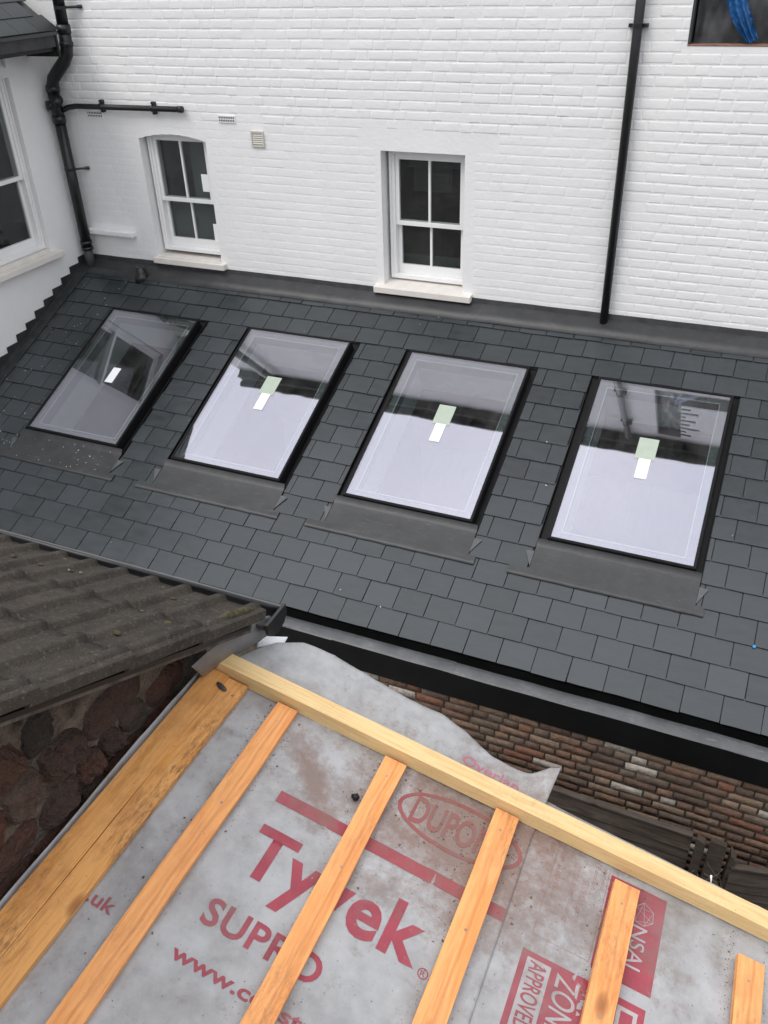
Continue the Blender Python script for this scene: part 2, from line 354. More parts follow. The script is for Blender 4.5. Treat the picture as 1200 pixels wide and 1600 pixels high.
def brick_mesh(L, H, relief, seed, mat, bev=.009, ragged=.0022):
    """front face of a painted brick, 5 x 4 points, ragged rounded edges; origin at its lower left corner"""
    r = random.Random(seed); X = [0, .004, .011, L-.011, L-.004, L]; Z = [0, .0035, .010, H-.010, H-.0035, H]; P = []
    cx = [r.uniform(-1, 1)*ragged for _ in range(6)]; ch = (r.random() < .25, r.choice((0, 1)), r.choice((0, 1)))
    for j, z in enumerate(Z):
        row = []
        for i, x in enumerate(X):
            e = min(i, 5-i, j, 5-j); y = (.0015, -relief*.72, -relief)[e] * (r.uniform(.85, 1.15) if e else 1)
            if ch[0] and e == 1 and (i < 3) == bool(ch[1]) and (j < 3) == bool(ch[2]): y *= .35
            row.append((x + (r.uniform(-1, 1)*ragged if e < 2 else 0), y, z + (r.uniform(-1, 1)*ragged*.8 if e < 2 else 0)))
        P.append(row)
    mb = MB(); mb.grid(P, flip=True); return mb.v, mb.f
CO = .0775
stre, head = [], []
for k in range(14): stre.append(brick_mesh(.226, CO-.0065, .0034, k, 'white_paint'))
for k in range(8): head.append(brick_mesh(.106, CO-.0065, .0034, 50+k, 'white_paint'))
def as_mesh(vf, name, mat):
    mb = MB(); mb.add(*vf); return mb.mesh(name, mat, True)
STM = [as_mesh(v, 'brick', 'white_paint') for v in stre]; HDM = [as_mesh(v, 'brick', 'white_paint') for v in head]
def zone(x, z):
    if z > 1.50 + .03*math.sin(x*3): return .82
    if x > -1.02 + .12*math.sin(z*9): return .78
    if x < -4.75: return .20
    if x > -2.3: return .45
    return .36
bricks = []
for k in range(-3, 60):
    z = .02 + k*CO; zt = z + CO - .0065
    if z < -.35 or zt > WZ1: continue
    cuts = [(a, b) for a, b, c, d in OPEN if zt > c-.01 and z < d+.01]
    if 1.30 < (z+zt)/2 < 1.472: cuts.append((-3.585, -2.265))          # smooth rendered lintel
    if z < 1.32 and zt > .05: cuts.append((-2.565, -2.47)); cuts.append((-3.43, -3.36)); cuts.append((-6.1, -6.0)); cuts.append((-5.3, -5.17))
    x = WX0 + (k % 2)*.17 - rng.random()*.05; ph = k % 2
    while x < WX1:
        L = .226 if ph % 2 == 0 else .106
        if rng.random() < .12: L = .226
        ph += 1; segs = [(x, x+L)]
        for a, b in cuts:
            ns = []
            for s0, s1 in segs:
                if s1 <= a or s0 >= b: ns.append((s0, s1)); continue
                if s0 < a: ns.append((s0, a-.001))
                if s1 > b: ns.append((b+.001, s1))
            segs = ns
        for s0, s1 in segs:
            if s1-s0 > .03 and s0 > -7.0: bricks.append((s0, z, s1-s0, zone((s0+s1)/2, z)))
        x += L + (.006 if rng.random() < .6 else .0025)
def inview(p, mg=.04):
    q = M.transposed() @ (Vector(p)-CAM)
    if q.z >= 0: return False
    fy = q.y/-q.z*2*cam_data.lens/24/2; fx = q.x/-q.z*2*cam_data.lens/18/2
    return abs(fx) < .5+mg and abs(fy) < .5+mg
def size_rank(p): return (0 if inview(p) else 1, (Vector(p)-CAM).length)
bricks.sort(key=lambda b: (0 if inview((b[0]+b[2]/2, 0, b[1])) else 1, 0 if b[3] > .7 else 1, (Vector((b[0], 0, b[1]))-CAM).length/(b[2]+.15)))
rest = MB()
for i, (x, z, L, rl) in enumerate(bricks):
    hd = L < .16; dz = rng.uniform(-.0022, .0022) + .006*noise.noise(Vector((x*.9, z*1.7, 4.0))) + .003*noise.noise(Vector((x*3.0, z*4, 9.0)))
    if i < 300:
        o = link('brick', rng.choice(HDM if hd else STM), wall_o); o.location = (x, 0, z+dz); o.rotation_euler = (0, rng.gauss(0, .006), 0); o.scale = (L/(.106 if hd else .226), rl*(rng.uniform(.8, 1.15) if rng.random() > .08 else .4), 1)
    else:
        v, f = rng.choice(head if hd else stre); kx = L/(.106 if hd else .226); ky = rl*(rng.uniform(.7, 1.15) if rng.random() > .12 else .35)
        rest.add([(x+p[0]*kx, p[1]*ky, z+dz+p[2]) for p in v], f)
stuffpart(rest.build('brick_field', 'white_paint', wall_o, True))
# eaves high above the frame: soffit, fascia, gutter, slope
e = MB(); e.box(WX0, -.10, 4.17, WX1, 0.3, 4.21); e.box(WX0, -.122, 4.155, WX1, -.101, 4.36); child(e.build('eaves', 'black_fascia', house))
e = MB(); e.tube([(WX0, -.175, 4.35), (WX1, -.175, 4.35)], .05, 12); child(e.build('gutter', 'black_plastic', house))
e = MB(); e.prism([(WX0, -.15, 4.40), (WX0, 3.2, 5.7), (WX0, 3.2, 5.6), (WX0, -.15, 4.37)], (WX1-WX0, 0, 0)); child(e.build('roof', 'slate', house))
e = MB(); e.box(WX0, 1.2, -4.2, WX1, 1.25, 4.1); child(e.build('room_back', 'room_dark', house))

def sash(parent, x0, x1, z0, z1, yf, T=None, bar=True):
    """two-over-two sash in plane y = yf (upper sash proud, lower sash set back), as parts under one window"""
    w = empty('sash_window'); w.parent = parent
    if T is not None: w.matrix_parent_inverse = Matrix.Identity(4); w.matrix_local = T
    zm = z0 + (z1-z0)*.445; B = .048
    fr = MB()
    fr.box(x0, yf, z0, x0+B, yf+.13, z1); fr.box(x1-B, yf, z0, x1, yf+.13, z1); fr.box(x0+B, yf, z1-.04, x1-B, yf+.13, z1)
    fr.box(x0-.005, yf-.012, z0, x0+.018, yf-.0005, z1); fr.box(x1-.018, yf-.012, z0, x1+.005, yf-.0005, z1)
    fr.box(x0+.002, yf-.01, z0-.002, x1-.002, yf+.13, z0+.035)
    fr.build('frame', 'white_gloss', w, bevel=.003)
    S = .036; X0, X1 = x0+B+.001, x1-B-.001; c = (X0+X1)/2
    for nm, za, zb, yo, br, tr in (('upper_sash', zm-.018, z1-.041, .012, .04, .04), ('lower_sash', z0+.036, zm+.02, .056, .085, .034)):
        s = MB(); y0, y1 = yf+yo, yf+yo+.038
        s.box(X0, y0, za, X0+S, y1, zb); s.box(X1-S, y0, za, X1, y1, zb); s.box(X0+S, y0, za, X1-S, y1, za+br); s.box(X0+S, y0, zb-tr, X1-S, y1, zb)
        if bar: s.box(c-.011, y0+.004, za+br, c+.011, y1-.004, zb-tr)
        s.build(nm, 'white_gloss', w, bevel=.003)
        for a, b in (((X0+S, c-.011), (c+.011, X1-S)) if bar else ((X0+S, X1-S),)):
            g = MB(); g.box(a-.004, y0+.016, za+br-.004, b+.004, y0+.020, zb-tr+.004); g.build('pane', 'window_glass', w)
    return w
def dark_room(w, x0, x1, z0, z1, y0, mat='room_dark'):
    g = MB(); g.box(x0-.12, y0+.06, z0-.12, x1+.12, y0+.9, z1+.12); g.f.pop(2); return g.build('room_wall', mat, w)
I = Matrix.Translation((3, 0, 4.2))
w = sash(house, -6.005, -5.262, .165, 1.352, .105, I); w['label'] = 'sash window under an arched head'
dark_room(w, -6, -5.2, .1, 1.35, .2)
bl = MB(); bl.quad((-5.96, .225, .2), (-5.27, .225, .2), (-5.27, .225, .70), (-5.96, .225, .70)); bl.quad((-5.60, .226, .70), (-5.27, .226, .70), (-5.27, .226, 1.32), (-5.60, .226, 1.32)); bl.build('blind', 'blind', w)
g = MB(); g.box(-5.432, .128, .795, -5.33, .131, .965); g.box(-5.40, .172, .285, -5.34, .175, .46); g.build('paper_notice', 'label_white', w)
s = MB(); s.box(-6.07, -.065, .052, -5.175, .0, .112); s.box(-6.03, .0, .075, -5.24, .2, .118)
s.build('sill', 'sill_stone', w, bevel=.007)
w = sash(house, -3.335, -2.567, .125, 1.300, .125, I); w['label'] = 'square headed sash window'
dark_room(w, -3.4, -2.5, .1, 1.35, .2)
bx = MB(); bx.box(-3.35, .75, .8, -2.95, .78, 1.05); bx.box(-3.3, .5, 1.08, -2.6, .52, 1.13); bx.box(-3.36, .4, .13, -2.55, .42, .28); bx.build('furniture', 'blind', w)
s = MB(); s.prism([(-3.455, -.075, .020), (-3.455, .2, .020), (-3.455, .2, .108), (-3.455, .0, .088), (-3.455, -.075, .078)], (.99, 0, 0))
so = s.build('sill', 'sill_stone', w, bevel=.005)

# unfinished opening at the top right with sheeting
op = empty('window_opening'); op.parent = house; op.location = (3, 0, 4.2)
b = MB(); b.box(-.85, -.004, 2.158, .12, .23, 2.1695); b.build('raw_sill', 'raw_brick', op, bevel=.004)
b = MB(); b.box(-.8499, .004, 2.17, -.832, .10, 3.995); b.build('jamb', 'grey_sheet', op, bevel=.003)
def crumple(x0, x1, z0, z1, y, amp, n=34, sd=0.0):
    P = []
    for i in range(n):
        row = []
        for j in range(n):
            x = x0+(x1-x0)*i/(n-1); z = z0+(z1-z0)*j/(n-1)
            row.append((x, y + amp*(noise.noise(Vector((x*9, z*4, sd))) + .6*noise.noise(Vector((x*22, z*13, sd+3))) + .35*noise.noise(Vector((x*50, z*30, sd+9)))), z))
        P.append(row)
    mb = MB(); mb.grid(P); return mb
crumple(-.82, -.30, 2.17, 3.98, .10, .035).build('grey_sheeting', 'grey_sheet', op, True)
b = MB(); b.box(-.848, .16, 2.17, .115, .175, 3.99); b.build('dark_board', 'room_dark', op)
P = []
for i in range(40):
    u = i/39; z = 2.58-.39*u; cx = -.62+.22*u**1.3; wd = .025+.038*math.sin(min(1, u*1.05)*math.pi*.9)**1.2; row = []
    for j in range(14):
        v = -1+2*j/13; row.append((cx+wd*v*(1+.25*noise.noise(Vector((u*6, v*2, 3)))), .035-.022*math.cos(v*1.5)-.016*math.sin(v*9+u*6)*(.5+u)+.010*noise.noise(Vector((v*4, u*14, 1))), z+.02*v+.012*noise.noise(Vector((v*3, u*9, 5)))))
    P.append(row)
mb = MB(); mb.grid(P); mb.build('blue_sheeting', 'blue_sheet', op, True)

# things on the back wall
def vent_holes(name, x0, x1, z0, z1, label):
    o = empty(name, ((x0+x1)/2, 0, z0)); tag(o, label, 'air brick', 'white air bricks in the rear wall')
    W = x1-x0; H = z1-z0; pl = MB(); ho = MB(); n = 9
    pl.box(-W/2, -.012, 0, W/2, .004, H); pl.build('plate', 'white_gloss', o, bevel=.002)
    for r_ in range(2):
        for k in range(n):
            cx = -W/2 + W*(k+.75)/(n+.5); cz = H*(.30+.40*r_); ho.box(cx-.0055, -.0135, cz-.008, cx+.0055, -.0115, cz+.008)
    ho.build('holes', 'black_fascia', o)
vent_holes('air_brick', -6.62, -6.425, 1.475, 1.540, 'white air brick just under the black waste pipe')
vent_holes('air_brick', -5.045, -4.86, 1.485, 1.550, 'white air brick right of the arched window, away from any pipe')
o = tag(empty('louvre_vent', (-4.632, 0, 1.285)), 'small cream louvred extractor vent on the white wall', 'vent')
pl = MB(); pl.box(-.068, -.02, 0, .068, 0, .014); pl.box(-.068, -.02, .126, .068, 0, .14); pl.box(-.068, -.02, .0141, -.056, 0, .1259); pl.box(.056, -.02, .0141, .068, 0, .1259); pl.box(-.056, -.006, .014, .056, -.001, .126); pl.build('frame', 'vent_cream', o, bevel=.002)
for k in range(6):
    sl = MB(); sl.box(-.056, -.019, 0, .056, -.016, .013, T=Matrix.Translation((0, 0, .018+k*.018)) @ Matrix.Rotation(-.5, 4, 'X')); sl.build('slat', 'vent_cream', o)
mb = MB()
P = []
mb.box(-6.905, -.075, .300, -6.285, .0, .352); o = mb.build('stone_ledge', 'white_paint', None, bevel=.010); tag(o, 'short white painted ledge projecting from wall beside the soil pipe', 'ledge')
o = tag(empty('downpipe', (-1.215, -.06, -.1)), 'straight black downpipe running down the white wall to the lead', 'downpipe')
mb = MB(); mb.tube([(0, 0, -.01), (0, 0, 4.2)], .036, 20); mb.build('pipe', 'black_plastic', o, True)
for zz in (2.395, 3.6):
    mb = MB(); mb.tube([(0, 0, zz-.014), (0, 0, zz+.014)], .041, 20); mb.box(-.072, .015, zz-.012, .072, .058, zz+.012); mb.tube([(.058, -.012, zz), (.058, .02, zz)], .012, 10); mb.build('bracket', 'black_plastic', o)
mb = MB(); mb.tube([(0, 0, -.02), (0, 0, .06)], .039, 20); mb.build('shoe', 'black_plastic', o, True)

# soil pipe in the corner
o = tag(empty('soil_pipe', (-6.9, -.12, -.1)), 'thick black soil pipe with a swan neck in the wall corner', 'soil pipe')
def rel(pts): return [Vector(p)-Vector((-6.9, -.12, -.1)) for p in pts]
mb = MB(); mb.tube(rel([(-6.55, -.12, 4.0), (-6.60, -.12, 2.25)]), .055, 20); mb.build('upper_pipe', 'black_plastic', o, True)
mb = MB(); mb.tube(rel([(-6.60, -.12, 2.25), (-6.605, -.12, 2.14), (-6.625, -.12, 2.06), (-6.68, -.12, 1.99), (-6.79, -.12, 1.90), (-6.86, -.12, 1.84), (-6.892, -.12, 1.77), (-6.90, -.12, 1.69)]), .060, 20); mb.build('swan_neck', 'black_plastic', o, True)
for p, q, r_ in (((-6.598, -.12, 2.31), (-6.600, -.12, 2.235), .066), ((-6.603, -.12, 2.165), (-6.606, -.12, 2.13), .067), ((-6.893, -.12, 1.775), (-6.90, -.12, 1.72), .069), ((-6.90, -.12, 1.50), (-6.90, -.12, 1.43), .066), ((-6.90, -.12, .235), (-6.90, -.12, .20), .064), ((-6.90, -.12, .17), (-6.90, -.12, .14), .064)):
    mb = MB(); mb.tube(rel([p, q]), r_, 20); mb.build('collar', 'black_plastic', o, True)
mb = MB(); mb.tube(rel([(-6.90, -.12, 1.72), (-6.90, -.12, 1.43)]), .060, 20); mb.build('branch_body', 'black_plastic', o, True)
mb = MB(); mb.tube(rel([(-6.90, -.12, 1.60), (-6.83, -.17, 1.645)]), [.045, .045], 16); mb.tube(rel([(-6.835, -.165, 1.642), (-6.815, -.18, 1.655)]), .058, 16); mb.tube(rel([(-6.90, -.12, 1.60), (-6.95, -.20, 1.60)]), .045, 16); mb.build('boss', 'black_plastic', o, True)
mb = MB(); mb.tube(rel([(-6.90, -.12, 1.45), (-6.90, -.12, .17)]), .055, 20); mb.build('lower_pipe', 'black_plastic', o, True)
mb = MB(); mb.tube(rel([(-6.90, -.12, .18), (-6.90, -.12, -.10)]), .051, 20); mb.build('base_pipe', 'soil_pvc', o, True)
for zz, xx in ((2.45, -6.585), (.98, -6.90)):
    mb = MB(); mb.tube(rel([(xx, -.12, zz-.012), (xx, -.12, zz+.012)]), .060, 20); mb.tube(rel([(xx+.04, -.10, zz), (xx+.15, -.02, zz)]), .011, 8); mb.tube(rel([(xx+.125, -.035, zz), (xx+.16, -.005, zz)]), .016, 8); mb.build('bracket', 'black_plastic', o)
o = tag(empty('waste_pipe', (-6.9, -.08, 1.58)), 'thin black waste pipe running level across the white wall', 'waste pipe')
mb = MB(); mb.tube([(.04, -.03, -.035), (.12, 0, -.005), (.2, .02, .005), (1.46, .03, .012)], .026, 16); mb.build('pipe', 'black_plastic', o, True)
mb = MB(); mb.tube([(1.44, .03, .012), (1.485, .03, .012)], .031, 16); mb.build('end_cap', 'black_plastic', o, True)
for xx in (.51, 1.14):
    mb = MB(); mb.tube([(xx-.012, .028, .01), (xx+.012, .028, .01)], .032, 14); mb.box(xx-.012, .03, -.045, xx+.012, .08, .065); mb.tube([(xx, .02, .06), (xx, .06, .06)], .012, 8); mb.build('bracket', 'black_plastic', o)
mb = MB(); mb.tube([(-6.16, -.20, -.16), (-6.16, -.19, .035)], .054, 18); mb.tube([(-6.15, -.205, -.12), (-6.145, -.20, -.02)], [.085, .06], 18)
o = mb.build('vent_stub', 'black_plastic', None, True); tag(o, 'short black pipe stub rising through lead below the arched window', 'pipe stub')

# ------------------------------------------------------------------ left wing: wall in plane x = -7
wing = tag(empty('house_wing', (-7, -2, -4.2)), 'white wing of the house at left with sash window and slate eaves', 'house')
LO = (-1.36, -.565, .225, 1.90); wl = MB(); XL = -7.0
ys = [-4.2, LO[0], LO[1], 0.05]; zs = [-4.2, LO[2], LO[3], 2.25]
for i in range(3):
    for j in range(3):
        if i == 1 and j == 1: continue
        wl.quad((XL, ys[i], zs[j]), (XL, ys[i+1], zs[j]), (XL, ys[i+1], zs[j+1]), (XL, ys[i], zs[j+1]))
d = .2
wl.quad((XL, LO[0], LO[2]), (XL-d, LO[0], LO[2]), (XL-d, LO[0], LO[3]), (XL, LO[0], LO[3])); wl.quad((XL, LO[1], LO[2]), (XL-d, LO[1], LO[2]), (XL-d, LO[1], LO[3]), (XL, LO[1], LO[3]))
wl.quad((XL, LO[0], LO[3]), (XL-d, LO[0], LO[3]), (XL-d, LO[1], LO[3]), (XL, LO[1], LO[3])); wl.quad((XL, LO[0], LO[2]), (XL-d, LO[0], LO[2]), (XL-d, LO[1], LO[2]), (XL, LO[1], LO[2]))
child(wl.build('wall', 'white_paint', wing))
T = Matrix.Translation((7, 2, 4.2)) @ Matrix.Translation((-7, LO[0], 0)) @ Matrix.Rotation(math.pi/2, 4, 'Z')
w = sash(wing, .01, LO[1]-LO[0]-.01, .27, 1.895, .06, T, bar=False); w['label'] = 'tall sash window'
dark_room(w, 0, .8, .2, 1.9, .14)
s = MB(); s.box(-.12, -.085, .165, .90, .0, .228); s.box(0.005, .0, .19, .79, .19, .262); s.build('sill', 'sill_stone', w, bevel=.008)
EV = -6.6
e = MB(); e.box(-7.0, -4.2, 2.10, EV-.03, -.27, 2.15); child(e.build('soffit', 'black_fascia', wing))
e = MB(); e.box(EV-.03, -4.2, 2.135, EV, -.265, 2.27); child(e.build('fascia', 'dark_lead', wing, bevel=.003))
e = MB(); e.box(EV-.42, -.262, 2.05, EV+.005, -.235, 2.275); child(e.build('eaves_end', 'black_fascia', wing))
e = MB(); e.box(-6.99, -.60, 1.99, -6.955, -.55, 2.10); child(e.build('bracket', 'white_gloss', wing))
TW = math.radians(36); rf = MB()
rf.prism([(EV+.03, -4.2, 2.265), (EV+.03, -.25, 2.265), (-8.9, -.25, 2.265+2.33*math.tan(TW)), (-8.9, -4.2, 2.265+2.33*math.tan(TW))], (0, 0, -.03))
rf.prism([(-8.9, -4.2, 3.958), (-8.9, -.25, 3.958), (-11.2, -.25, 2.265), (-11.2, -4.2, 2.265)], (0, 0, -.03))
wr = child(rf.build('roof', 'slate', wing))
Rw = Matrix.Translation((7, 2, 4.2)) @ Matrix.Translation((EV+.05, -.245, 2.272)) @ Matrix.Rotation(TW, 4, 'Y')
sm = MB(); sm.box(-.21, -.25, 0, 0, -.002, .008); SWM = sm.mesh('wing_slate', 'slate')
for k in range(10):
    for n in range(8):
        oo = link('slate', SWM, wing); oo.matrix_local = Rw @ Matrix.Translation((-k*.2, -n*.252+(.125 if k % 2 else 0)*-1, .004*(1))) @ Matrix.Rotation(-.03, 4, 'Y')
g = MB(); g.tube([(EV-.25, -.14, 2.20), (EV-.25, -.13, 2.9)], .02, 8)

# ------------------------------------------------------------------ slate roof
EAVE = 3.452
roof = tag(empty('slate_roof', (0, 0, 0)), 'low pitched dark grey slate roof between the white wall and the black gutter', 'roof')
roof.rotation_euler = (TH, 0, 0)             # local: x along the eaves, -y down the slope, z off the roof
SK = [(-6.165, -5.095), (-4.500, -3.395), (-2.800, -1.685), (-1.090, -.020)]; S0, S1 = .755, 2.405
HOLES = [(a-.075, b+.050, .694, 2.664) for a, b in SK]
dk = MB(); xs = [-7.0] + [v for h in HOLES for v in h[:2]] + [2.1]
for i in range(0, len(xs), 2): dk.box(xs[i], -EAVE+.02, -.09, xs[i+1], -.002, -.004)
for h in HOLES:
    dk.box(h[0], -h[2], -.09, h[1], -.002, -.0042); dk.box(h[0], -EAVE+.02, -.09, h[1], -h[3]+.02, -.0042)
dk.build('deck', 'dark_lead', roof)
GA = .197; SV = []
for k in range(8):
    r = random.Random(300+k); j = lambda a: r.uniform(-a, a)
    vs = [(0+j(.004), 0, 0), (1+j(.004), 0, 0), (1+j(.004), -1+j(.010), .0092), (.5+j(.2), -1+j(.010), .0092), (0+j(.004), -1+j(.010), .0092)]
    top = [(x, y, z+.0075) for x, y, z in vs]
    n = 5; fs = [tuple(range(n))[::-1], tuple(range(n, 2*n))] + [(i, (i+1) % n, n+(i+1) % n, n+i) for i in range(n)]
    fs = [f[::-1] for f in fs]
    SV.append((vs+top, fs))
SLM = [as_mesh(v, 'slate', 'slate') for v in SV]
for me in SLM: me.polygons.foreach_set('use_smooth', [False]*len(me.polygons))
slates = []
for k in range(17):
    sb = EAVE - k*GA; x = -1.425 - .2485*24 + (.124 if k % 2 else 0)
    while x < 2.1:
        a, b = max(x, -6.995), min(x+.2485, 2.1); x += .2485
        if b-a < .03: continue
        st = sb-GA-.02; pcs = [(a, b, st, sb)]
        for h in HOLES:
            ns = []
            for p in pcs:
                if p[3] <= h[2]+.002 or p[3]-GA >= h[3]-.004 or p[1] <= h[0] or p[0] >= h[1]: ns.append(p); continue
                if p[0] < h[0]-.02: ns.append((p[0], h[0], p[2], p[3]))
                if p[1] > h[1]+.02: ns.append((h[1], p[1], p[2], p[3]))
            pcs = ns
        slates += pcs
RT = Matrix.Rotation(TH, 4, 'X')
slates.sort(key=lambda p: size_rank(RT @ Vector(((p[0]+p[1])/2, -p[3], 0))))
fld = MB()
for i, (a, b, st, sb) in enumerate(slates):
    gap = .0034; L = sb-st; dz = rng.uniform(0, .0022); ds = rng.gauss(0, .0016)
    if i < 300:
        o = link('slate', rng.choice(SLM), roof); o.location = (a+gap, -st-ds, dz); o.scale = (b-a-2*gap, L, 1); o.rotation_euler = (rng.uniform(-.006, .004), rng.uniform(-.004, .004), rng.gauss(0, .0035))
    else:
        v, f = rng.choice(SV); fld.add([(a+gap+p[0]*(b-a-2*gap), -st-ds+p[1]*L, dz+p[2]) for p in v], f, r=rng.random())
stuffpart(fld.build('slate_field', 'slate', roof))
# lead at the head of the roof and its upstand
def strip(mb, x0, x1, s0, s1, h0, h1, n=60, wob=.004, th=.004, sd=0.0):
    A, B = [], []
    for i in range(n+1):
        x = x0+(x1-x0)*i/n; w_ = wob*noise.noise(Vector((x*3.1, sd, 1.7)))
        A.append((x, -s0, h0)); B.append((x, -s1-w_, h1+.4*abs(w_)))
    mid = [((a[0]+b[0])/2, (a[1]+b[1])/2, (a[2]+b[2])/2+.5*wob*noise.noise(Vector((a[0]*5, sd+4, 0)))) for a, b in zip(A, B)]
    C_ = [(b[0], b[1], b[2]-th) for b in B]
    mb.grid([A, mid, B, C_])
LT = 1.55; k = 0; x = -7.0
while x < 2.1:
    mb = MB(); strip(mb, x-.03, min(x+LT, 2.1), .0, .248, .021+.003*(k % 2), .019+.003*(k % 2), 40, .006, .005, k*3.3); mb.build('lead_flashing', 'lead_new', roof, True)
    x += LT; k += 1
mb = MB(); A, B = [], []
up = MB()
for i in range(121):
    x = -7.0+9.1*i/120; zt = .055 + .006*noise.noise(Vector((x*2.2, 0, 3)))
    A.append((x, -.030, .0)); B.append((x, -.014, zt))
up.grid([A, B, [(x, .0, z) for x, _, z in B]]); uo = up.build('lead_upstand', 'dark_lead', None); uo.parent = roof; uo.matrix_parent_inverse = RT.inverted()
# stepped lead on the wing wall
mb = MB(); ST = .160
for k in range(24):
    y0 = -.02 - k*ST; y1 = y0-ST; zr0, zr1 = y0*math.tan(TH), y1*math.tan(TH)
    zt = zr0 + .080 + rng.uniform(-.006, .006); lean = .022
    poly = [(-6.994, y0, zr0+.01), (-6.994, y1-.03, zr1-.004), (-6.994, y1-lean, zt), (-6.994, y0+.012, zt+.004)]
    mb.prism(poly, (.003+.0015*(k % 2), 0, 0))
so = mb.build('step_flashing', 'dark_lead', None); so.parent = roof; so.matrix_parent_inverse = RT.inverted()
mb = MB(); 
for k in range(16):
    s0 = .02+k*.205; mb.grid([[(-6.992, -s0, .05), (-6.992, -s0-.215, .05)], [(-6.985, -s0, .0225), (-6.985, -s0-.215, .025)], [(-6.885+.006*rng.random(), -s0, .0215), (-6.885+.006*rng.random(), -s0-.215, .024)], [(-6.885, -s0, .012), (-6.885, -s0-.215, .012)]])
mb.build('side_lead', 'dark_lead', roof)

# ------------------------------------------------------------------ skylights
def skylight(i, x0, x1):
    lab = ['leftmost skylight, beside the stepped lead of the wing wall, glass mostly dark', 'second skylight from the left, below and right of the arched window',
           'third skylight from the left, below the square headed sash window', 'rightmost skylight, below the straight black downpipe'][i]
    o = empty('skylight'); o.matrix_world = RT @ Matrix.Translation((x0, -S0, 0)); tag(o, lab, 'skylight', 'four skylights in the slate roof')
    W = x1-x0; L = S1-S0; H = .082; B = .022
    fr = MB()
    fr.box(0, -L, -.05, B, 0, H); fr.box(W-B, -L, -.05, W, 0, H); fr.box(B, -B, -.05, W-B, 0, H); fr.box(B, -L, -.05, W-B, -L+B, H)
    fr.build('frame', 'black_metal', o, bevel=.003)
    dl = MB(); dl.box(-.07, -L-.004, -.05, -.0005, .055, -.010); dl.box(W+.0005, -L-.004, -.05, W+.046, .055, -.010); dl.box(-.0004, .0005, -.05, W+.0004, .055, -.011)
    dl.build('side_gutter', 'black_metal', o, bevel=.003)
    gl = MB(); gl.box(B+.0005, -L+B+.0005, H-.012, W-B-.0005, -B-.0005, H-.004); pn = gl.build('pane', 'roof_glass', o); pn.rotation_euler = ((.0, .0015, -.001, .0008)[i], (.001, -.002, .0015, -.001)[i], 0)
    bd = MB(); q = .018
    for a, b, c, d in ((.005, -L+.006, q, -.006), (W-q, -L+.006, W-.005, -.006), (q, -q, W-q, -.006), (q, -L+.006, W-q, -L+q)): bd.box(a, b, H+.0005, c, d, H+.004)
    bd.build('glazing_bead', 'black_metal', o)
    sp = MB(); q = .085; t_ = .007
    for a, b, c, d in ((q, -L+q, q+t_, -q), (W-q-t_, -L+q, W-q, -q), (q+t_, -q-t_, W-q-t_, -q), (q+t_, -L+q, W-q-t_, -L+q+t_)): sp.box(a, b, H-.026, c, d, H-.020)
    sp.build('spacer_bar', 'spacer', o)
    inn = MB(); q0, q1 = B+.001, .082
    for a, b, c, d in ((q0, -L+q0, q1, -q0), (W-q1, -L+q0, W-q0, -q0), (q1, -q1, W-q1, -q0), (q1, -L+q0, W-q1, -L+q1)): inn.box(a, b, -.05, c, d, H-.032)
    inn.build('inner_frame', 'frame_grey', o)
    sh = MB(); q = .083; D = -.34
    sh.quad((q, -q, -.05), (q, -L+q, -.05), (q, -L+q, D), (q, -q, D)); sh.quad((W-q, -q, -.05), (W-q, -L+q, -.05), (W-q, -L+q, D), (W-q, -q, D))
    sh.quad((q, -q, -.05), (W-q, -q, -.05), (W-q, -q, D), (q, -q, D)); sh.quad((q, -L+q, -.05), (W-q, -L+q, -.05), (W-q, -L+q, D), (q, -L+q, D))
    sh.build('lining', 'plaster', o)
    rm = MB(); rm.box(-.2, -L-.1, D-1.9, W+.2, .1, D-.001); rm.f.pop(1)
    rm.build('room', 'room_dark', o)
    cx = W*.50; lb = MB(); lb.box(cx-.045, -L*.58, H-.0038, cx+.045, -L*.58+.19, H-.0032); lb.build('white_label', 'label_white', o)
    lb = MB(); lb.box(cx-.080, -L*.468, H-.0038, cx+.070, -L*.468+.21, H-.0034)
    if i: lb.build('label_reflection', 'reflection_green', o)  # reflection of the white label, painted as a flat greenish patch on the pane
    ap = MB(); n = 26; rows = []
    for r_, (s_, h_) in enumerate(((.0, .052), (.030, .026), (.060, .0195), (.15, .0195), (.255, .0205))):
        rows.append([(-.072+(W+.119)*j/n, -L-s_, h_+.0012*noise.noise(Vector((j*.35, r_*1.3, i*7.7)))) for j in range(n+1)])
    ap.grid(rows); ap.build('lead_apron', 'lead_new', o, True)
    ap = MB(); rows = []
    for r_, (s_, h_) in enumerate(((.2545, .0215), (.30, .0235), (.330, .0225), (.331, .017))):
        rows.append([(-.225+(W+.335)*j/n, -L-s_-.0035*noise.noise(Vector((j*.5, 1, i)))*(r_ > 1), h_+.0015*noise.noise(Vector((j*.45, r_*1.3, i*3.7)))) for j in range(n+1)])
    ap.grid(rows); ap.build('lead_apron_lip', 'lead_new', o, True)
    for sx, xx in ((-1, -.075), (1, W+.05)):
        c = MB(); c.prism([(xx-sx*.002, -L-.10, .0215), (xx+sx*.062, -L-.105, .0205), (xx-sx*.002, -L-.236, .0235)], (0, 0, .0006)); c.build('lead_corner', 'lead_mid', o)
        cr = MB(); cr.box(min(xx, xx-sx*.004), -L-.24, .0, max(xx, xx-sx*.004), .03, .0215); cr.build('slate_edge_trim', 'black_metal', o)
for i, (a, b) in enumerate(SK): skylight(i, a, b)

